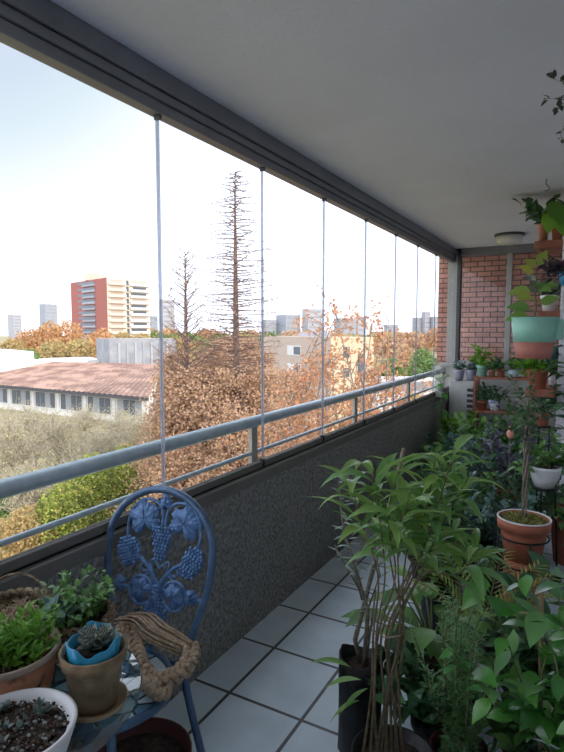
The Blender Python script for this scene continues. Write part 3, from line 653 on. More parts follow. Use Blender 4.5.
# ------------------------------------------------------------------ table
TZ = .70; TC = V((-1.085, .70, 0))
o = thing('bistro_table', 'round glass-topped bistro table crowded with pots by the parapet', 'table', TC)
M().lathe([(.001, TZ - .008), (.288, TZ - .008), (.292, TZ - .004), (.288, TZ), (.001, TZ)], 64).build('tabletop', 'tableglass', o, True)
M().tube([(.20 * math.cos(i * PI / 24), .20 * math.sin(i * PI / 24), TZ - .018) for i in range(48)], .007, 8, True).build('frame_ring', 'blue', o, True)
for k in range(3):
    a = k * 2.094 + .35; c, s = math.cos(a), math.sin(a)
    M().tube([(.20 * c, .20 * s, TZ - .024), (.18 * c, .18 * s, .5), (.12 * c, .12 * s, .32), (.20 * c, .20 * s, .1), (.255 * c, .255 * s, .01)], .0085, 8).build('leg', 'blue', o, True)
for k in range(6):
    a = k * PI / 3 + .2; M().tube([(0, 0, TZ - .016), (.20 * math.cos(a), .20 * math.sin(a), TZ - .016)], .004, 6).build('spoke', 'blue', o, True)
zt = TZ + .0005
# white bowl
WB = (-.868, .575, zt)
o = thing('succulent_bowl', 'white bowl of pebbly soil and small succulents, nearest on the table', 'potted plant', WB)
M().lathe([(.062, 0), (.088, .04), (.103, .085), (.107, .098), (.100, .100), (.094, .088), (.085, .075), (.001, .072)], 48).build('bowl', 'whitepot', o, True)
soil(.093, .080, dome=.004).build('soil', 'soil', o, True)
rnd = random.Random(90); pb = M(); lf = M(); st = M()
for k in range(420):
    a = rnd.uniform(0, 2 * PI); r = .090 * math.sqrt(rnd.random()); s = rnd.uniform(.002, .0055)
    pb.ball((r * math.cos(a), r * math.sin(a), .084 + rnd.random() * .004), s, s * .7, s * .6, 5, 4)
g = pb.build('gravel', 'pebble', o); g['kind'] = 'stuff'
for k in range(26):
    a = rnd.uniform(1.5, 5.2); r = .088 * math.sqrt(rnd.random()); c = V((r * math.cos(a), r * math.sin(a), .084))
    for j in range(5): lf.leaf(c, rdir(rnd, 15, 75), .018, .010, SM, .2, .4)
lf.build('foliage', 'succ', o, True)
# tan pot with saucer, blue container inside
TP = V((-.893, .780, zt))
o = thing('tan_clay_pot', 'tan clay pot on a matching saucer holding the blue cut container', 'pot', TP)
M().lathe([(.045, 0), (.064, .008), (.068, .018), (.063, .018), (.058, .009), (.001, .009)], 40).build('saucer', 'tan', o, True)
M().lathe([(.045, .0095), (.060, .10), (.066, .102), (.070, .130), (.063, .130), (.060, .11), (.055, .06), (.001, .055)], 44).build('pot', 'tan', o, True)
o = thing('blue_cut_container', 'bright blue cut plastic container with striped succulents inside the tan pot', 'planter', TP + V((-.002, .002, .068)))
def cw(k, a, r, z): return (r, z + (.009 * math.sin(3 * a + .8) + .004 * math.sin(8 * a) if z > .05 else 0))
M().lathe([(.040, 0), (.050, .035), (.0565, .080), (.0545, .080), (.048, .045), (.001, .043)], 48, wob=cw).build('container', 'bluesheet', o, True)
soil(.046, .056, dome=.004).build('soil', 'soil', o, True)
lf = M(); rnd = random.Random(91)
for (cx, cy) in ((.0, -.012), (.02, .012), (-.022, .008), (.004, .026)):
    for j in range(10):
        a = j * 2.4; e = R(15 + j * 5); lf.leaf((cx, cy, .062), V((math.cos(a) * math.cos(e), math.sin(a) * math.cos(e), math.sin(e))), .040, .026, [.6, 1, .7, 0], -.3, .5)
m, nt, out = nodes('striped_succulent'); b = nt.nodes.new('ShaderNodeBsdfPrincipled'); nt.links.new(b.outputs[0], out.inputs[0]); b.inputs['Roughness'].default_value = .5
w = nt.nodes.new('ShaderNodeTexWave'); w.inputs['Scale'].default_value = 90; w.inputs['Distortion'].default_value = 4; tc = nt.nodes.new('ShaderNodeTexCoord'); nt.links.new(tc.outputs['Object'], w.inputs[0])
r_ = nt.nodes.new('ShaderNodeValToRGB'); r_.color_ramp.elements[0].color = (.05, .10, .06, 1); r_.color_ramp.elements[1].color = (.42, .45, .40, 1); nt.links.new(w.outputs[0], r_.inputs[0]); nt.links.new(r_.outputs[0], b.inputs[0])
lf.build('foliage', m, o, True)
# stained terracotta bowl pot
o = thing('potted_herb', 'bright green herb in a stained terracotta pot at the left edge', 'potted plant', (-1.052, .692, zt))
M().lathe([(.072, 0), (.088, .05), (.100, .118), (.001, .118 - .04)], 44).build('pot', 'oldterra', o, True)
M().lathe([(.100, .116), (.104, .120), (.104, .130), (.096, .130), (.092, .112), (.085, .09)], 44, caps=False).build('rim', 'rim', o, True)
soil(.088, .100).build('soil', 'soil', o, True)
o2 = bushy(o, .10, .10, .085, 46, 20, .030, .009, 'bright', seed=92, prof=LANCE, el=(35, 85), pr=.045, sr=.0015, lel=(10, 60), droop=.5)
# baskets
def basket(o, r0, r1, h, m='seagrass'):
    n = int(h / .0095); b = M()
    for k in range(n):
        z = .006 + k * .0095; rr = r0 + (r1 - r0) * (k / n)
        b.tube([((rr + .0028 * math.sin(i * PI / 2 + (k % 2) * PI)) * math.cos(i * 2 * PI / 64), (rr + .0028 * math.sin(i * PI / 2 + (k % 2) * PI)) * math.sin(i * 2 * PI / 64), z + .0015 * math.sin(i * 1.7)) for i in range(64)], .0062, 6, True)
    for s in range(2):
        b.tube([((r1 + .006 * math.sin(i * .9 + s * PI)) * math.cos(i * 2 * PI / 84), (r1 + .006 * math.sin(i * .9 + s * PI)) * math.sin(i * 2 * PI / 84), h + .006 * math.cos(i * .9 + s * PI)) for i in range(84)], .0068, 6, True)
    b.build('basket', m, o, True)
    M().lathe([(r0, .004), (r1 - .006, h - .02), (r1 - .012, h - .02), (r0 - .006, .012), (.001, .012)], 32).build('liner', 'soil', o, True)
o = thing('basket_planter', 'seagrass basket with a ferny blue-green plant at the back of the table', 'potted plant', (-1.075, .895, zt))
basket(o, .058, .080, .10)
soil(.066, .075).build('soil', 'soil', o, True)
bushy(o, .08, .14, .088, 30, 18, .026, .014, 'mid', seed=93, prof=OV, el=(25, 80), pr=.04, sr=.0016, lel=(-20, 50), grav=.03)
rnd = random.Random(94); lf = M()
for k in range(34):
    c = V((rnd.uniform(-.05, .02), rnd.uniform(-.085, -.02), rnd.uniform(.08, .14))); lf.leaf(c, rdir(rnd, -20, 70), .038, .022, OV, .5, .2)
lf.build('foliage', 'bluegreen', o, True)
o = thing('wicker_basket', 'shallow empty wicker basket with a thin looped handle, far left of table', 'basket', (-1.25, .842, zt))
basket(o, .060, .085, .10, 'seagrass')
M().tube([(-.085 * math.cos(t * PI / 12), .01 + .02 * math.sin(t * PI / 12), .10 + .075 * math.sin(t * PI / 12)) for t in range(13)], .003, 6).build('handle', 'seagrass', o, True)
o.rotation_euler.z = .5
rnd = random.Random(95); hy = M()
for k in range(160):
    p = V((rnd.gauss(0, .03), rnd.gauss(0, .03), .06 + rnd.random() * .03)); d = rdir(rnd, -15, 15) * .045; hy.tube([p - d, p, p + d], .0013, 4)
h_ = hy.build('dry_grass', 'jute', o); h_['kind'] = 'stuff'
# white pot below table
o = potted('white_tall_planter', 'tall white planter under the glass table edge', (-.835, .86, 0), .085, .42, 'whitepot', cat='planter')
o.location = (-.93, .80, 0)
o = potted('dark_floor_pot', 'dark maroon pot with soil on the floor beneath the chair', (-1.10, 1.12, 0), .15, .27, 'maroon', cat='planter', shape=1)

# ------------------------------------------------------------------ blue bistro chair
CO = V((-1.19, 1.30, 0)); U = V((.993, .117, 0)); W = V((-.024, .205, .978)); NN = U.cross(W)
o = thing('bistro_chair', 'blue cast metal bistro chair with grape and vine leaf back', 'chair', CO)
def cp(u, v, n=0): return U * u + W * v + NN * n + V((0, 0, .50))
uc = -.03; hw = .205
arc = []
for i in range(25):
    a = PI * i / 24; arc.append((uc - hw * math.cos(a), .285 + .192 * math.sin(a)))
path = [(uc - .135, -.05), (uc - .155, .03), (uc - .190, .15), (uc - .203, .23)] + arc[1:-1] + [(uc + .203, .23), (uc + .190, .15), (uc + .155, .03), (uc + .135, -.05)]
def cat_(p, n=4):
    out = []
    for i in range(len(p) - 1):
        a = p[max(0, i - 1)]; b = p[i]; c = p[i + 1]; d = p[min(len(p) - 1, i + 2)]
        for s in range(n):
            t = s / n; out.append(.5 * ((2 * b) + (c - a) * t + (2 * a - 5 * b + 4 * c - d) * t * t + (3 * b - a - 3 * c + d) * t ** 3))
    return out + [p[-1]]
M().tube(cat_([cp(u, v) for u, v in path], 3), .0125, 14).build('back_frame', 'blue', o, True)
for s in (-1, 1):
    a = cp(uc + s * .135, -.05); M().tube(cat_([a, a + V((s * .004, 0, -.06)), V((a.x + s * .03, a.y + .02, .22)), V((a.x + s * .07, a.y + .05, 0))]), .0125, 12).build('leg', 'blue', o, True)
SC = V((uc + .005, -.20, 0))
for s in (-1, 1):
    a = SC + V((s * .15, -.12, .44)); M().tube(cat_([a, a + V((s * .02, -.02, -.18)), V((a.x + s * .04, a.y - .04, 0))]), .0125, 12).build('leg', 'blue', o, True)
st_ = M().lathe([(.001, .445), (.182, .445), (.186, .450), (.182, .455), (.001, .455)], 56, c=SC).build('seat', 'mosaic', o, True)
M().tube([SC + V((.192 * math.cos(i * PI / 24), .192 * math.sin(i * PI / 24), .447)) for i in range(48)], .013, 10, True).build('seat_rim', 'blue', o, True)
def grape_leaf(u, v, size, rot, th=.006):
    """five-lobed leaf with veins, domed"""
    N = 72; vs = []; fs = []; ring = []
    for i in range(N):
        a = 2 * PI * i / N
        lobes = 0
        for c, wd, am in ((90, 30, 1.0), (28, 26, .92), (152, 26, .92), (-30, 28, .75), (210, 28, .75)):
            dd = (math.degrees(a) - c + 180) % 360 - 180; lobes = max(lobes, am * math.exp(-(dd / wd) ** 2))
        dd = (math.degrees(a) + 90 + 180) % 360 - 180
        r = (.66 + .34 * lobes) * (1 + .06 * math.sin(i * 2 * PI / 4.0)) * (1 - .6 * math.exp(-(dd / 18) ** 2)); ring.append((r * math.cos(a + rot), r * math.sin(a + rot)))
    m_ = M(); vs = [cp(u, v, th * 1.6)] + [cp(u + x * size * .5, v + y * size * .5, th * 1.5) for x, y in ring] + [cp(u + x * size, v + y * size, th * .7) for x, y in ring] + [cp(u + x * size, v + y * size, -th * .5) for x, y in ring] + [cp(u, v, -th * .5)]
    for i in range(N):
        j = (i + 1) % N; fs += [(0, 1 + i, 1 + j), (1 + i, 1 + N + i, 1 + N + j, 1 + j), (1 + N + i, 1 + 2 * N + i, 1 + 2 * N + j, 1 + N + j), (1 + 2 * N + i, 3 * N + 1, 1 + 2 * N + j)]
    m_.add(vs, fs)
    for c, L in ((90, .95), (28, .85), (152, .85), (-30, .65), (210, .65)):
        a = R(c) + rot; m_.tube([cp(u, v, th * 1.7), cp(u + math.cos(a) * size * L * .5, v + math.sin(a) * size * L * .5, th * 1.8), cp(u + math.cos(a) * size * L, v + math.sin(a) * size * L, th * .8)], [.0022, .0018, .0008], 5)
    m_.build('cast_leaf', 'bluecast', o, True)
def bunch(u, v, w, h, tilt=0, shape='oval', gr=.0068):
    m_ = M(); rws = int(h / (gr * 1.55))
    for rI in range(rws):
        t = (rI + .5) / rws - .5; y = t * h
        if shape == 'oval': ww = w * math.sqrt(max(0, 1 - (2 * t) ** 2 * .85))
        else: ww = w * (.62 + .45 * t + .0)
        n = max(1, int(ww / (gr * 1.75)))
        for k in range(n):
            x = (k - (n - 1) / 2 + (.25 if rI % 2 else -.25) * (n > 1)) * gr * 1.75
            xx = x * math.cos(tilt) - y * math.sin(tilt); yy = x * math.sin(tilt) + y * math.cos(tilt)
            c = cp(u + xx, v + yy, .004 + .006 * max(0, 1 - (2 * x / w) ** 2)); m_.ball(c, gr, gr, gr, 8, 6)
    mm = 20; bk = [(w * .46 * math.cos(i * 2 * PI / mm), h * .46 * math.sin(i * 2 * PI / mm)) for i in range(mm)]
    if shape != 'oval': bk = [(x * (.62 + .9 * y / h * .5), y) for x, y in bk]
    bk = [(x * math.cos(tilt) - y * math.sin(tilt), x * math.sin(tilt) + y * math.cos(tilt)) for x, y in bk]
    m_.add([cp(u + x, v + y, .004) for x, y in bk] + [cp(u + x, v + y, -.004) for x, y in bk], [tuple(range(mm)), tuple(range(mm, 2 * mm))[::-1]] + [(i, i + mm, (i + 1) % mm + mm, (i + 1) % mm) for i in range(mm)])
    m_.build('grape_bunch', 'bluecast', o, True)
mc = -.018
bunch(mc, .303, .105, .112, 0, 'taper')
bunch(mc - .125, .262, .096, .096, .35); bunch(mc + .122, .258, .078, .108, -.45)
bunch(mc + .003, .072, .090, .120, 0)
grape_leaf(mc - .076, .372, .066, .25); grape_leaf(mc + .080, .372, .064, -.25)
grape_leaf(mc, .432, .026, 0)
grape_leaf(mc - .062, .142, .045, .9); grape_leaf(mc + .062, .140, .045, -.9)
grape_leaf(mc - .150, .150, .028, 1.4); grape_leaf(mc + .128, .150, .026, -1.4)
sc_ = M()
def scr(pts, r=.0052): sc_.tube(cat_([cp(u, v) for u, v in pts], 5), r, 8)
for s in (-1, 1):
    scr([(mc + s * .008, .15), (mc + s * .02, .19), (mc + s * .05, .225), (mc + s * .09, .25)], .007)
    scr([(mc + s * .005, .355), (mc + s * .012, .41), (mc + s * .045, .438), (mc + s * .095, .435), (mc + s * .13, .40), (mc + s * .143, .35), (mc + s * .138, .30)])
    scr([(mc + s * .035, .21), (mc + s * .062, .205), (mc + s * .072, .22), (mc + s * .062, .232), (mc + s * .052, .224)], .004)
    scr([(mc + s * .035, .205), (mc + s * .055, .19), (mc + s * .09, .18)], .004)
    scr([(mc, .222), (mc + s * .012, .205 + .03), (mc + s * .03, .245), (mc + s * .036, .232), (mc + s * .022, .20), (mc, .17)], .0045)
    sc_.tube([cp(mc + s * .064 + .046 * math.cos(i * PI / 12), .142 + .046 * math.sin(i * PI / 12)) for i in range(24)], .0055, 8, True)
    scr([(mc + s * .110, .142), (mc + s * .15, .146), (uc + s * .186, .14)], .006)
    scr([(mc + s * .004, .43), (mc + s * .003, .455), (uc + .003, .472)], .006)
scr([(mc, .12), (mc, .17)], .014)
for z in (.145, .155, .165): sc_.tube([cp(mc + .016 * math.cos(i * PI / 6), z, .016 * math.sin(i * PI / 6)) for i in range(12)], .003, 6, True)
sc_.build('vine_scroll', 'bluecast', o, True)
M().tube([cp(mc, .03), cp(mc, -.02), cp(uc, -.06)], .008, 8).build('stem_bar', 'bluecast', o, True)
M().tube([cp(uc - .135, -.06), cp(uc, -.062), cp(uc + .135, -.06)], .009, 8).build('stretcher', 'blue', o, True)

# braided jute on the chair seat
o = thing('braided_jute', 'coiled braid and hank of brown jute resting on the chair seat', 'rope', (-1.135, 1.19, .457))
o.scale = (.86, .86, .95)
def braid(path, r, sr, turns):
    b = M(); pts = cat_([V(p) for p in path], 12); N = len(pts)
    for s in range(3):
        q = []
        for i, p in enumerate(pts):
            t = (pts[min(N - 1, i + 1)] - pts[max(0, i - 1)]).normalized(); sd = t.cross(V((0, 0, 1))).normalized(); up = sd.cross(t); a = i / N * turns * 2 * PI + s * 2 * PI / 3
            q.append(p + sd * r * math.sin(a) + up * r * .55 * math.sin(2 * a))
        b.tube(q, sr, 8)
    return b
braid([(-.155, .02, .11), (-.10, .03, .09), (-.03, -.02, .08), (.03, -.06, .07), (.10, -.07, .05), (.145, -.02, .05), (.155, .05, .07), (.13, .085, .09)], .022, .0115, 7).build('braid', 'jute', o, True)
braid([(.155, .04, .05), (.12, -.02, .035), (.14, -.085, .03), (.11, -.10, .06), (.07, -.07, .03)], .021, .0115, 4).build('braid', 'jute', o, True)
rnd = random.Random(99); hk = M()
for k in range(34):
    a, b = rnd.gauss(0, .015), rnd.gauss(0, .011)
    hk.tube(cat_([V((-.16 + a, .06 + a, .12 + b)), V((-.08 + a, .075 + a, .135 + b)), V((.0 + a, .055 + a, .125 + b)), V((.06 + a, .06 + a, .11 + b)), V((.13 + a * .6, .07 + a * .6, .09 + b))], 4), .0042, 5)
hk.build('hank', 'jute', o, True)

# ------------------------------------------------------------------ outdoors
GZ = -12
struct(M().add([(-1400, -300, GZ), (300, -300, GZ), (300, 1600, GZ), (-1400, 1600, GZ)], [(0, 1, 2, 3)]).build('ground', 'ground'))
def patch(name, pts, z, m): struct(M().prism(pts, z - .1, z).build(name, m))
def block(name, label, cat, xl, xc, xr, dist, rot, ztop, mL, mR=None, roof=None, zb=GZ, grid=None, winm='darkglass', group=None, edge=None):
    """box with its near corner at bearing xc; left and right faces end at bearings xl, xr"""
    c = far(xc, dist, 0); rl_ = ray(xl, 331); rr_ = ray(xr, 331)
    dr = V((math.cos(rot), math.sin(rot), 0)); dl = V((-math.sin(rot), math.cos(rot), 0))
    def hit(d, r):      # |c + t d| along bearing r
        den = d.x * r.y - d.y * r.x; return (c.y * r.x - c.x * r.y) / den
    tl = hit(dl, rl_); trr = hit(dr, rr_)
    swap = False
    o = thing(name, label, cat, (c.x, c.y, zb), 0, group); h = ztop - zb
    P = [V((0, 0, 0)), dr * trr, dr * trr + dl * tl, dl * tl]
    m_ = M().add([p for p in P] + [p + V((0, 0, h)) for p in P], [(4, 5, 6, 7), (1, 2, 6, 5), (2, 3, 7, 6), (3, 0, 4, 7)]); m_.build('wall', mL, o)
    M().add([P[0], P[1], P[1] + V((0, 0, h)), P[0] + V((0, 0, h))], [(0, 1, 2, 3)]).build('wall', mR or mL, o)
    nl = -dr; nr = -dl
    def onface(d, n, a, b, z0, z1, name_, m2, pr=.06):
        p = d * a + n * pr; q = d * b + n * pr; p2 = d * a - n * .05; q2 = d * b - n * .05
        return M().add([p + V((0, 0, z0)), q + V((0, 0, z0)), q + V((0, 0, z1)), p + V((0, 0, z1)), p2 + V((0, 0, z0)), q2 + V((0, 0, z0)), q2 + V((0, 0, z1)), p2 + V((0, 0, z1))],
                       [(0, 1, 2, 3), (0, 4, 5, 1), (1, 5, 6, 2), (2, 6, 7, 3), (3, 7, 4, 0)]).build(name_, m2, o)
    o['_l'] = 0; del o['_l']
    return o, dl, nl, tl, dr, nr, trr, h, onface
# high-rise
o, dl, nl, tl, dr, nr, tr2, h, F = block('apartment_tower', 'tall red and cream apartment tower rising above the autumn trees', 'building', 72, 108, 150, 262, R(72.5), 25.5, 'redwall', 'creamwall')
fl = (h - 1.5) / 13
for k in range(13):
    z = 1 + k * fl
    F(dl, nl, tl * .30, tl * .62, z + fl * .1, z + fl * .45, 'balcony', 'pale' if k % 2 else 'paleb', 1.0)
    F(dl, nl, tl * .32, tl * .78, z + fl * .5, z + fl * .92, 'window', 'darkglass', .1)
    F(dr, nr, tr2 * .02, tr2 * .42, z + fl * .05, z + fl * .45, 'balcony', 'creamwall', 1.2)
    F(dr, nr, tr2 * .52, tr2 * .98, z + fl * .05, z + fl * .45, 'balcony', 'white', 1.2)
    F(dr, nr, tr2 * .08, tr2 * .36, z + fl * .5, z + fl * .9, 'window', 'tanb', .1)
    F(dr, nr, tr2 * .44, tr2 * .50, z + fl * .1, z + fl * .9, 'window', 'darkglass', .1)
    F(dr, nr, tr2 * (.55 + .05 * (k % 2)), tr2 * .92, z + fl * .52, z + fl * .88, 'window', 'darkglass' if k % 3 else 'tanb', .1)
c = dl * tl * .45 + dr * tr2 * .25
M().box(c.x - 5, c.x + 5, c.y - 5, c.y + 5, h, h + 3).build('roof_room', 'creamwall', o)
# tan building
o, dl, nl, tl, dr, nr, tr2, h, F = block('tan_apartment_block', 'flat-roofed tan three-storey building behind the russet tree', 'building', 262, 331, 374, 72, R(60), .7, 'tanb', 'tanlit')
for (a, b, z0, z1) in ((.42, .62, 10.0, 11.4), (.42, .62, 7.4, 8.8)):
    w_ = F(dl, nl, tl * (1 - b), tl * (1 - a) , z0, z1, 'window', 'winframe', .08)
    F(dl, nl, tl * (1 - b) + .15, tl * (1 - a) - .15 - tl * .09, z0 + .15, z1 - .15, 'window_glass', 'darkglass', .12)
F(dr, nr, tr2 * .28, tr2 * .42, 10.0, 11.4, 'window', 'darkglass', .08); F(dr, nr, tr2 * .28, tr2 * .42, 7.4, 8.6, 'window', 'darkglass', .08)
F(dr, nr, tr2 * .62, tr2 * .75, 7.4, 10.4, 'window', 'darkglass', .08)
c = dl * tl * .5 + dr * tr2 * .5
M().box(c.x - 2, c.x + 1, c.y - 1, c.y + 1, h, h + .6).box(c.x + 2, c.x + 3, c.y - 2, c.y - 1, h, h + .8).build('roof_unit', 'pale', o)
# grey concrete hall behind shed
o, dl, nl, tl, dr, nr, tr2, h, F = block('concrete_hall', 'windowless grey concrete building behind the rusty roof', 'building', 96, 109, 176, 128, R(60), -.3, 'conc', 'conc')
for k in range(7): F(dr, nr, tr2 * (.12 + .12 * k), tr2 * (.15 + .12 * k), .5, h - .8, 'pilaster', 'paleb' if k % 2 else 'pale', .2)
# white building far left
o, dl, nl, tl, dr, nr, tr2, h, F = block('white_house', 'bright white flat building at the far left edge', 'building', -70, -50, 33, 118, R(70), -2.6, 'white', 'white')
for k in range(4): F(dr, nr, tr2 * (.25 + .18 * k), tr2 * (.34 + .18 * k), 3.4, 5.2, 'window', 'tanlit', .1)
o, dl, nl, tl, dr, nr, tr2, h, F = block('white_shed', 'long low white roof between the white house and grey hall', 'building', 20, 34, 108, 135, R(64), -5.4, 'white', 'white')
# small orange brick building and white structures to the right
o, dl, nl, tl, dr, nr, tr2, h, F = block('brick_kiosk', 'small orange brick building left of the brick column, beyond the road', 'building', 383, 386, 406, 150, R(36), -7.6, 'orangeb', 'orangeb')
F(dr, nr, -.5, tr2 + .5, h, h + .35, 'roof', 'pale', .4)
F(dr, nr, tr2 * .2, tr2 * .4, h - 2.4, h - .6, 'window', 'darkglass')
o, dl, nl, tl, dr, nr, tr2, h, F = block('white_canopy_building', 'low pale building with long flat white roof by the road', 'building', 372, 377, 452, 92, R(34), -6.3, 'white', 'white')
F(dr, nr, 0, tr2, h - 2.2, h - .6, 'window', 'conc', .08)
o, dl, nl, tl, dr, nr, tr2, h, F = block('concrete_enclosure', 'low pale concrete enclosure on the ground under the tan building', 'wall', 276, 283, 322, 57, R(46), -8.0, 'white', 'white', zb=GZ)
# distant towers
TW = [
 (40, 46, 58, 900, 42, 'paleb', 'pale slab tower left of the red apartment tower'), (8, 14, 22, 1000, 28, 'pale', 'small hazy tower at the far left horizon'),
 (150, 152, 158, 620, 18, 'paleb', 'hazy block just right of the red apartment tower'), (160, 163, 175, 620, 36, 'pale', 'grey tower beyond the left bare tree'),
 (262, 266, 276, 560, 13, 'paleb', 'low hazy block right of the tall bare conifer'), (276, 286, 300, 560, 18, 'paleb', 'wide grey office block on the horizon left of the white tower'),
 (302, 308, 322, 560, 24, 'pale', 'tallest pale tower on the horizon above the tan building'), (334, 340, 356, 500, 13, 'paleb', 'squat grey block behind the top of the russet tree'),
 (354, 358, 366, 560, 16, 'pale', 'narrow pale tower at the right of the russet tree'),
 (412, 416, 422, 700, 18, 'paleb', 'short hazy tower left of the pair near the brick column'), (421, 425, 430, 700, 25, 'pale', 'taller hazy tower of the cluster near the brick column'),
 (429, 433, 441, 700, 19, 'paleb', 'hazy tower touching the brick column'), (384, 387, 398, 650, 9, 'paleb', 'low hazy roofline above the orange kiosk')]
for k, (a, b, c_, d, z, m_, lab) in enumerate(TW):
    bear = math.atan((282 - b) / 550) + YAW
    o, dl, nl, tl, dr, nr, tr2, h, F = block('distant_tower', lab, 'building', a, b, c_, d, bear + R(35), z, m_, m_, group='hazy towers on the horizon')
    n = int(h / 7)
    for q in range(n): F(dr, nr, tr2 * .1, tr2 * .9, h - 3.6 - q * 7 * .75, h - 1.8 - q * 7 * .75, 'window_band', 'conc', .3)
# rusty-roofed shed
A = onz(147, 398, -7.8); Bq = onz(0, 385.5, -7.8); Bq = A + (Bq - A) * 1.45
R1 = onz(168, 364.5, -5.0); R2 = onz(52, 362.5, -5.0)
o = thing('rusty_shed', 'long low white building with a rusty corrugated roof below the balcony', 'building', (A.x, A.y, GZ))
O_ = V((A.x, A.y, GZ)); n = 44; m_ = M()
for k in range(n):
    a0, a1 = k / n, (k + .93) / n
    m_.add([A.lerp(Bq, a0) - O_, A.lerp(Bq, a1) - O_, R1.lerp(R2, a1) - O_ + V((0, 0, .0)), R1.lerp(R2, a0) - O_] + [A.lerp(Bq, (a0 + a1) / 2) - O_ + V((0, 0, .18)), R1.lerp(R2, (a0 + a1) / 2) - O_ + V((0, 0, .18))],
           [(0, 4, 5, 3), (4, 1, 2, 5)])
m_.build('roof', 'rust', o)
e = (Bq - A).normalized(); inn = V((-e.y, e.x, 0))
if inn.dot(A) < 0: inn = -inn
wa = A - O_ + inn * 1.2 + e * 1.2; wb = Bq - O_ + inn * 1.2 - e * 1.2; wL = (wb - wa).length
m_ = M().add([V((wa.x, wa.y, 0)), V((wb.x, wb.y, 0)), V((wb.x, wb.y, 4.1)), V((wa.x, wa.y, 4.1))], [(0, 1, 2, 3)])
rb = R1 - O_; rc = R2 - O_
m_.add([V((wa.x, wa.y, 0)), V((rb.x, rb.y, 0)), V((rb.x, rb.y, 6.8)), V((wa.x, wa.y, 4.1))], [(0, 1, 2, 3)])
m_.add([V((rb.x, rb.y, 0)), V((rc.x, rc.y, 0)), V((rc.x, rc.y, 6.8)), V((rb.x, rb.y, 6.8))], [(0, 1, 2, 3)]); m_.build('wall', 'white', o)
def wq(a, b, z0, z1, pr, name_, m2, par):
    p = wa + e * a - inn * pr; q = wa + e * b - inn * pr; return M().add([V((p.x, p.y, z0)), V((q.x, q.y, z0)), V((q.x, q.y, z1)), V((p.x, p.y, z1)), V((p.x, p.y, z0)) + inn * .3, V((q.x, q.y, z0)) + inn * .3, V((q.x, q.y, z1)) + inn * .3, V((p.x, p.y, z1)) + inn * .3], [(0, 1, 2, 3), (3, 2, 6, 7), (0, 4, 5, 1), (0, 3, 7, 4), (1, 5, 6, 2)]).build(name_, m2, par)
wq(-1.2, wL + 1.2, 3.75, 4.25, 1.15, 'eave', 'carw', o)
pos = .8
while pos + 5 < wL:
    w_ = wq(pos, pos + 5.2, .9, 3.65, .12, 'window', 'winframe', o)
    for q in range(4): g = wq(pos + .15 + q * 1.26, pos + 1.3 + q * 1.26, 1.1, 3.5, .16, 'pane', 'greyglass' if (q + int(pos)) % 3 == 0 else 'darkglass', w_)
    wq(pos + 5.5, pos + 5.75, 0, 3.7, .2, 'pillar', 'winframe' , o); pos += 6.4

# ---- trees
def cloud(lf, c, rx, rz, n, size, rnd, ry=None, shell=.5):
    ry = ry or rx
    for k in range(n):
        d = V((rnd.gauss(0, 1), rnd.gauss(0, 1), rnd.gauss(0, 1))).normalized(); r = rnd.uniform(shell, 1) ** .6
        lf.quad((c[0] + d.x * rx * r, c[1] + d.y * ry * r, c[2] + d.z * rz * r), size * rnd.uniform(.6, 1.3), rnd)
def round_tree(name, label, px, dist, ztop, w, m, seed, n=900, size=.5, group=None, lobes=7, zlow=None, cat='tree'):
    rnd = random.Random(seed); p = far(px, dist, GZ); h = ztop - GZ; o = thing(name, label, cat, p, 0, group)
    M().tube([(0, 0, 0), (.1, 0, h * .4), (0, .1, h * .7)], [w * .05, w * .035, w * .015], 6).build('trunk', 'twig', o, True)
    lf = M(); zl = h * .25 if zlow is None else zlow
    for k in range(lobes):
        a = k * 2.4; t = (k + .5) / lobes; z = zl + (h - zl) * (.2 + .62 * t); rr = w * .5 * (1 - .45 * t)
        cloud(lf, (math.cos(a) * w * .22 * (1 - t * .6), math.sin(a) * w * .22 * (1 - t * .6), z), rr * .75, (h - zl) * .24, n // lobes, size, rnd)
    cloud(lf, (0, 0, zl + (h - zl) * .5), w * .36, (h - zl) * .49, n // 4, size, rnd)
    lf.build('foliage', m, o); return o
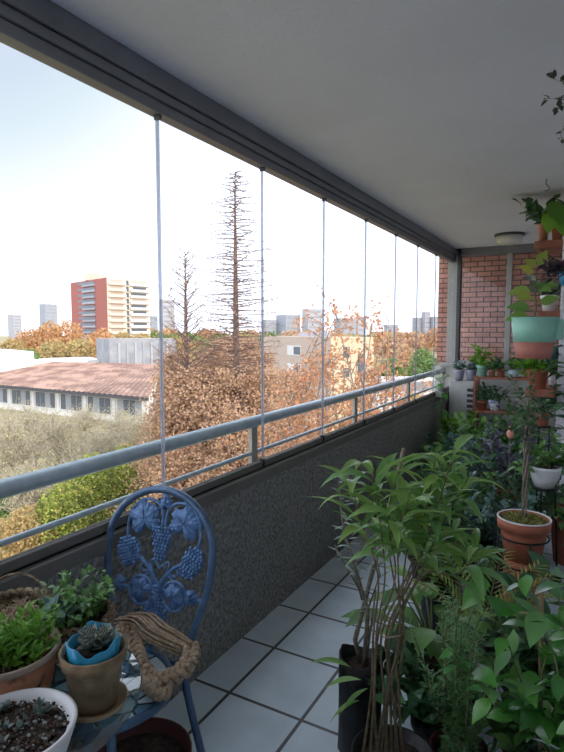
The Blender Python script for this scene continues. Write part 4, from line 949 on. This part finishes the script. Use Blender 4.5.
def bare_conifer(name, label, px, dist, ztop, spread, seed, nb, fol, trunk='redbark', thin=1.0, vert=0.0, zfol=-3, ex=.5, tw_=1.0):
    rnd = random.Random(seed); p = far(px, dist, GZ); h = ztop - GZ; o = thing(name, label, 'tree', p)
    M().tube([(0, 0, 0), (.05, 0, h * .4), (-.04, .05, h * .7), (0, 0, h)], [.30 * thin, .2 * thin, .12 * thin, .015], 8).build('trunk', trunk, o, True)
    br = M(); tips = []
    for k in range(nb):
        t = (k + rnd.random()) / nb; z = h * (.22 + .77 * t); L = spread * (1 - t) ** ex * rnd.uniform(.55, 1.1) + .25; a = k * 2.4 + rnd.random()
        d = V((math.cos(a), math.sin(a), rnd.uniform(-.05, .12) + vert)).normalized(); pts = [V((0, 0, z))]
        for i in range(5): d = (d + V((rnd.gauss(0, .06), rnd.gauss(0, .06), rnd.gauss(.01, .04) + vert * .2))).normalized(); pts.append(pts[-1] + d * L / 5)
        br.tube(pts, [(.028 + .02 * (1 - t)) * (1 - .16 * i) * thin for i in range(6)], 4)
        for j in range(int(tw_ * (9 + 11 * (1 - t)))):
            u = rnd.uniform(.25, 1) * 4.99; i = int(u); q = pts[i].lerp(pts[i + 1], u - i); e_ = (rdir(rnd, -50, 40) + d * .6).normalized() * rnd.uniform(.2, .7) * (1.2 - t * .6)
            br.tube([q, q + e_ * .5 + V((0, 0, -.02)), q + e_], [.008 * thin, .006 * thin, .003], 3); tips.append((q + e_, z))
    br.build('branches', trunk, o)
    lf = M(); zz = zfol - GZ
    for (q, z) in tips:
        if q.z < zz:
            for s in range(fol): lf.quad(q + V((rnd.gauss(0, .22), rnd.gauss(0, .22), rnd.gauss(-.1, .25))), .085, rnd)
        elif rnd.random() < max(0, .45 - (q.z - zz) * .05): lf.quad(q, .06, rnd)
    lf.build('foliage', 'russet', o); return o
bare_conifer('bare_conifer', 'tall thin nearly leafless conifer standing against the white sky', 236, 30, 10.1, 3.5, 1, 320, 7, zfol=-.6, thin=1.15, tw_=1.4)
bare_conifer('bare_conifer', 'shorter nearly leafless conifer left of the tall one', 186, 31, 6.0, 2.9, 2, 170, 7, zfol=-.6, vert=.35, thin=1.0, tw_=1.4)
bare_conifer('bald_cypress', 'russet conifer between the two bare conifers', 214, 34, 1.4, 3.6, 3, 110, 10, zfol=.4, ex=.8)
bare_conifer('bald_cypress', 'russet conifer in front of the tan building, right of the tall one', 262, 36, .2, 3.8, 4, 110, 10, zfol=2.5, ex=.8)
bare_conifer('bald_cypress', 'russet conifer partly hiding the grey hall at its right', 172, 33, .3, 3.0, 6, 90, 10, zfol=2.5, ex=.85)
bare_conifer('bald_cypress', 'russet conifer standing close left of the tan building corner', 290, 40, -1.4, 3.4, 7, 120, 12, zfol=2.5)
bare_conifer('bald_cypress', 'lower russet conifer directly in front of the tall bare conifer', 240, 27, -2.6, 3.0, 8, 110, 12, zfol=2.5)
def broad_tree(name, label, px, dist, ztop, spread, seed, nlimb, m, size, per, trunkr=.16, tw='twig', z0=.35):
    rnd = random.Random(seed); p = far(px, dist, GZ); h = ztop - GZ; o = thing(name, label, 'tree', p); br = M(); lf = M()
    M().tube([(0, 0, 0), (.1, .1, h * .3), (0, .1, h * .6)], [trunkr, trunkr * .8, trunkr * .4], 8).build('trunk', tw, o, True)
    for k in range(nlimb):
        z = h * rnd.uniform(z0, .6); d = rdir(rnd, 25, 80); L = (h - z) * rnd.uniform(.75, 1.25); pts = stemcurve((.05, .1, z), d, L, rnd, 7, .14, -.04)
        for q in pts:
            rr = math.hypot(q.x, q.y)
            if rr > spread: q.x *= spread / rr; q.y *= spread / rr
            q.z = min(q.z, h)
        br.tube(pts, [trunkr * .3 * (1 - .12 * i) for i in range(8)], 5)
        for j in range(13):
            u = rnd.uniform(.25, 1) * 6.99; i = int(u); q = pts[i].lerp(pts[i + 1], u - i); e_ = rdir(rnd, -10, 70) * rnd.uniform(.4, 1.5); q2 = q + e_
            br.tube([q, q + e_ * .5 + V((0, 0, .05)), q2], [.016, .011, .005], 4)
            for s in range(per):
                c = q.lerp(q2, rnd.uniform(.3, 1.1)) + V((rnd.gauss(0, .12), rnd.gauss(0, .12), rnd.gauss(0, .12))); lf.quad(c, size * rnd.uniform(.6, 1.2), rnd)
    br.build('branches', tw, o, True)
    if per: lf.build('foliage', m, o)
    return o
broad_tree('plane_tree', 'tree with clusters of orange-brown leaves before the tan building', 338, 19, 2.0, 1.7, 11, 22, 'rustleaf', .085, 11, z0=.55)
broad_tree('plane_tree', 'second russet-leaved tree lower and left of the clustered one', 302, 22, -2.4, 2.8, 12, 30, 'rustleaf', .085, 10)
broad_tree('plane_tree', 'orange-leaved tree close behind the right end of the railing', 386, 23, -.3, 1.6, 13, 20, 'rustleaf', .085, 10, z0=.5)
broad_tree('plane_tree', 'low orange tree under the railing left of the brick column', 424, 20, -2.2, 1.8, 14, 22, 'orange', .09, 10)
for k, (px, d, zt_, lab) in enumerate(((200, 38, -.6, 'russet conifer midway between the two bare conifers, farther back'), (222, 45, .6, 'russet conifer left behind the tall bare conifer'), (250, 42, 1.0, 'russet conifer right behind the tall bare conifer'), (272, 30, -3.4, 'low russet conifer by the second glass joint'), (182, 27, -3.8, 'near russet conifer low under the left bare conifer'), (212, 25, -4.6, 'near russet conifer low under the railing gap'))):
    bare_conifer('bald_cypress', lab, px, d, zt_, 3.2, 20 + k, 95, 10, zfol=2.5, thin=.8, ex=.8)
# bare pale shrubs on the left
for k, (px, d, zt_, sp, lab) in enumerate(((10, 48, -5.6, 4.5, 'bare pale twiggy shrub at the left edge below the shed'), (55, 52, -6.2, 5, 'bare pale twiggy tree before the shed windows, second from left'), (95, 46, -6.8, 4.5, 'bare spreading tree with dark limb in front of the shed'), (135, 50, -6.2, 4, 'bare twiggy tree by the right end of the shed'), (30, 60, -6.4, 5, 'farther bare shrub against the left of the shed wall'), (78, 62, -6.8, 5, 'farther bare shrub against the middle of the shed wall'), (115, 60, -7.0, 5, 'farther bare shrub against the right of the shed wall'), (70, 40, -7.6, 4, 'nearer bare thicket above the lime green bush'), (20, 38, -7.4, 4, 'nearer bare thicket above the golden shrub'), (2, 56, -5.6, 4.5, 'bare shrub at the left picture edge by the shed'))):
    o = broad_tree('bare_shrub', lab, px, d, zt_, sp, 30 + k, 60, 'paleleaf', .09, 2, .16, 'paletwig', .05)
for k, (px, d, zt_, w, m_, lab) in enumerate(((85, 36, -6.2, 4.6, 'lime', 'lime green bush behind the railing, left of the chair'), (120, 37, -5.9, 4.6, 'lime', 'yellow-green bush right behind the top of the chair'), (150, 38, -6.6, 3.6, 'fgreen', 'darker green bush by the first glass joint'), (52, 34, -7.4, 4, 'lime', 'low yellow-green bush left of the others under the railing'), (15, 34, -8.6, 5, 'gold', 'golden low shrub at the left edge under the railing'), (185, 33, -7.6, 3.6, 'gold', 'golden shrub under the two bare conifers'), (30, 27, -9.4, 4.5, 'orange', 'orange leaf-covered low bush in the lower left'), (12, 42, -8.3, 5, 'fgreen', 'dull green hedge clump behind the golden shrub'))):
    round_tree('shrub', lab, px, d, zt_, w, m_, 50 + k, 4200, .10, zlow=0, cat='shrub')
for k, (px, d, zt_, w, m_, lab) in enumerate((
    (215, 44, -7.6, 8, 'russet', 'russet thicket filling in between the two bare conifers'), (255, 46, -7.6, 8, 'russet', 'russet thicket right of the tall bare conifer'), (180, 42, -8.0, 7, 'russet', 'russet thicket below the left bare conifer'),
    (236, 36, -8.2, 6, 'orange', 'orange low thicket at the foot of the tall conifer'), (300, 34, -8.8, 5, 'gold', 'golden undergrowth before the pale enclosure'), (200, 36, -8.4, 6, 'orange', 'orange undergrowth under the left conifer'))):
    round_tree('thicket', lab, px, d, zt_, w, m_, 70 + k, 8000, .11, zlow=0, cat='tree')
# trees behind the shed
for k, (px, d, zt_, w, m_, lab) in enumerate((
    (10, 190, -1.0, 16, 'gold', 'golden tree above the white house'), (28, 210, 2.2, 20, 'orange', 'orange tree right of the golden one at the left'), (48, 205, 4.8, 18, 'orange', 'tall orange tree left of the red tower'),
    (66, 200, 5.2, 20, 'orange', 'tallest orange tree at the foot of the red tower'), (50, 165, -1.0, 16, 'gold', 'golden tree below the tall orange trees'), (76, 165, -.6, 18, 'gold', 'wide golden tree above the left of the rusty roof'),
    (95, 170, -.2, 16, 'orange', 'orange tree between golden tree and grey hall'), (100, 205, 2.4, 16, 'orange', 'orange tree before the corner of the red tower'), (122, 210, 1.2, 15, 'gold', 'golden tree above the grey hall, left'),
    (140, 205, .8, 15, 'gold', 'golden tree above the grey hall, right'), (24, 150, -3.2, 12, 'fgreen', 'green tree behind the white roof'))):
    round_tree('autumn_tree', lab, px, d, zt_, w, m_, 90 + k, 1300, .55, zlow=1)
# row of trees along the horizon
LB = 'distant autumn tree in the row along the horizon'
for k in range(34):
    px = 152 + k * 9.2; rnd = random.Random(300 + k); d = rnd.uniform(230, 420)
    m_ = ['russet', 'gold', 'russet', 'fgreen', 'orange'][rnd.randrange(5)]
    round_tree('autumn_tree', LB, px, d, rnd.uniform(-1.5, 4) * (d / 330), rnd.uniform(18, 28), m_, 300 + k, 420, 1.1, group='distant autumn trees along the horizon', lobes=5, zlow=1)
for k, (px, d, zt_, w, m_, lab) in enumerate((
    (424, 105, -1.6, 8, 'fgreen', 'green tree left of the brick column beyond the road'), (434, 98, -3.0, 7, 'fgreen', 'darker green tree touching the brick column'), (405, 150, -2.5, 10, 'russet', 'russet tree behind the orange kiosk'),
    (392, 125, -4.6, 8, 'fgreen', 'low green tree before the orange kiosk'), (366, 120, -3.8, 9, 'gold', 'golden tree right of the tan building'), (414, 85, -8.0, 6, 'gold', 'golden hedge by the flat white roof'), (444, 60, -6.5, 6, 'fgreen', 'green shrub seen beside the corner post'))):
    round_tree('leafy_tree', lab, px, d, zt_, w, m_, 400 + k, 1300, .34, zlow=1)
struct(M().prism([tuple(far(350, 75, 0))[:2], tuple(far(470, 75, 0))[:2], tuple(far(470, 120, 0))[:2], tuple(far(350, 120, 0))[:2]], GZ, GZ + .05).build('street', 'street'))

# ------------------------------------------------------------------ light
wd = bpy.data.worlds.new('sky'); bpy.context.scene.world = wd; wd.use_nodes = True; nt = wd.node_tree; nt.nodes.clear()
out = nt.nodes.new('ShaderNodeOutputWorld'); bg = nt.nodes.new('ShaderNodeBackground'); nt.links.new(bg.outputs[0], out.inputs[0])
tc = nt.nodes.new('ShaderNodeTexCoord'); dt = nt.nodes.new('ShaderNodeVectorMath'); dt.operation = 'DOT_PRODUCT'
nt.links.new(tc.outputs['Generated'], dt.inputs[0]); dt.inputs[1].default_value = ray(-100, -150).normalized()
rp = nt.nodes.new('ShaderNodeValToRGB'); e = rp.color_ramp.elements
e[0].position = .30; e[0].color = (.86, .90, 1.0, 1); e[1].position = 1.0; e[1].color = (.275, .32, .38, 1)
for p_, c_ in ((.82, (.78, .86, 1.0)), (.905, (.46, .52, .58)), (.938, (.36, .40, .42)), (.953, (.31, .365, .39)), (.972, (.275, .322, .37))):
    x = e.new(p_); x.color = (*c_, 1)
nt.links.new(dt.outputs['Value'], rp.inputs[0]); nt.links.new(rp.outputs[0], bg.inputs[0]); bg.inputs[1].default_value = 2.4
sd = bpy.data.lights.new('sun', 'SUN'); sd.energy = 2.1; sd.angle = R(.6); sd.color = (1, .90, .76)
so = bpy.data.objects.new('sun', sd); C.objects.link(so)
sv = V((math.sin(R(105)) * math.cos(R(27)), math.cos(R(105)) * math.cos(R(27)), math.sin(R(27))))
so.rotation_euler = sv.to_track_quat('Z', 'Y').to_euler()
sc = bpy.context.scene
sc.view_settings.view_transform = 'Standard'; sc.view_settings.look = 'None'; sc.view_settings.exposure = 0.15; sc.view_settings.gamma = 1; sc.view_settings.use_curve_mapping = False
sc.cycles.max_bounces = 10; sc.cycles.diffuse_bounces = 6; sc.cycles.transparent_max_bounces = 16
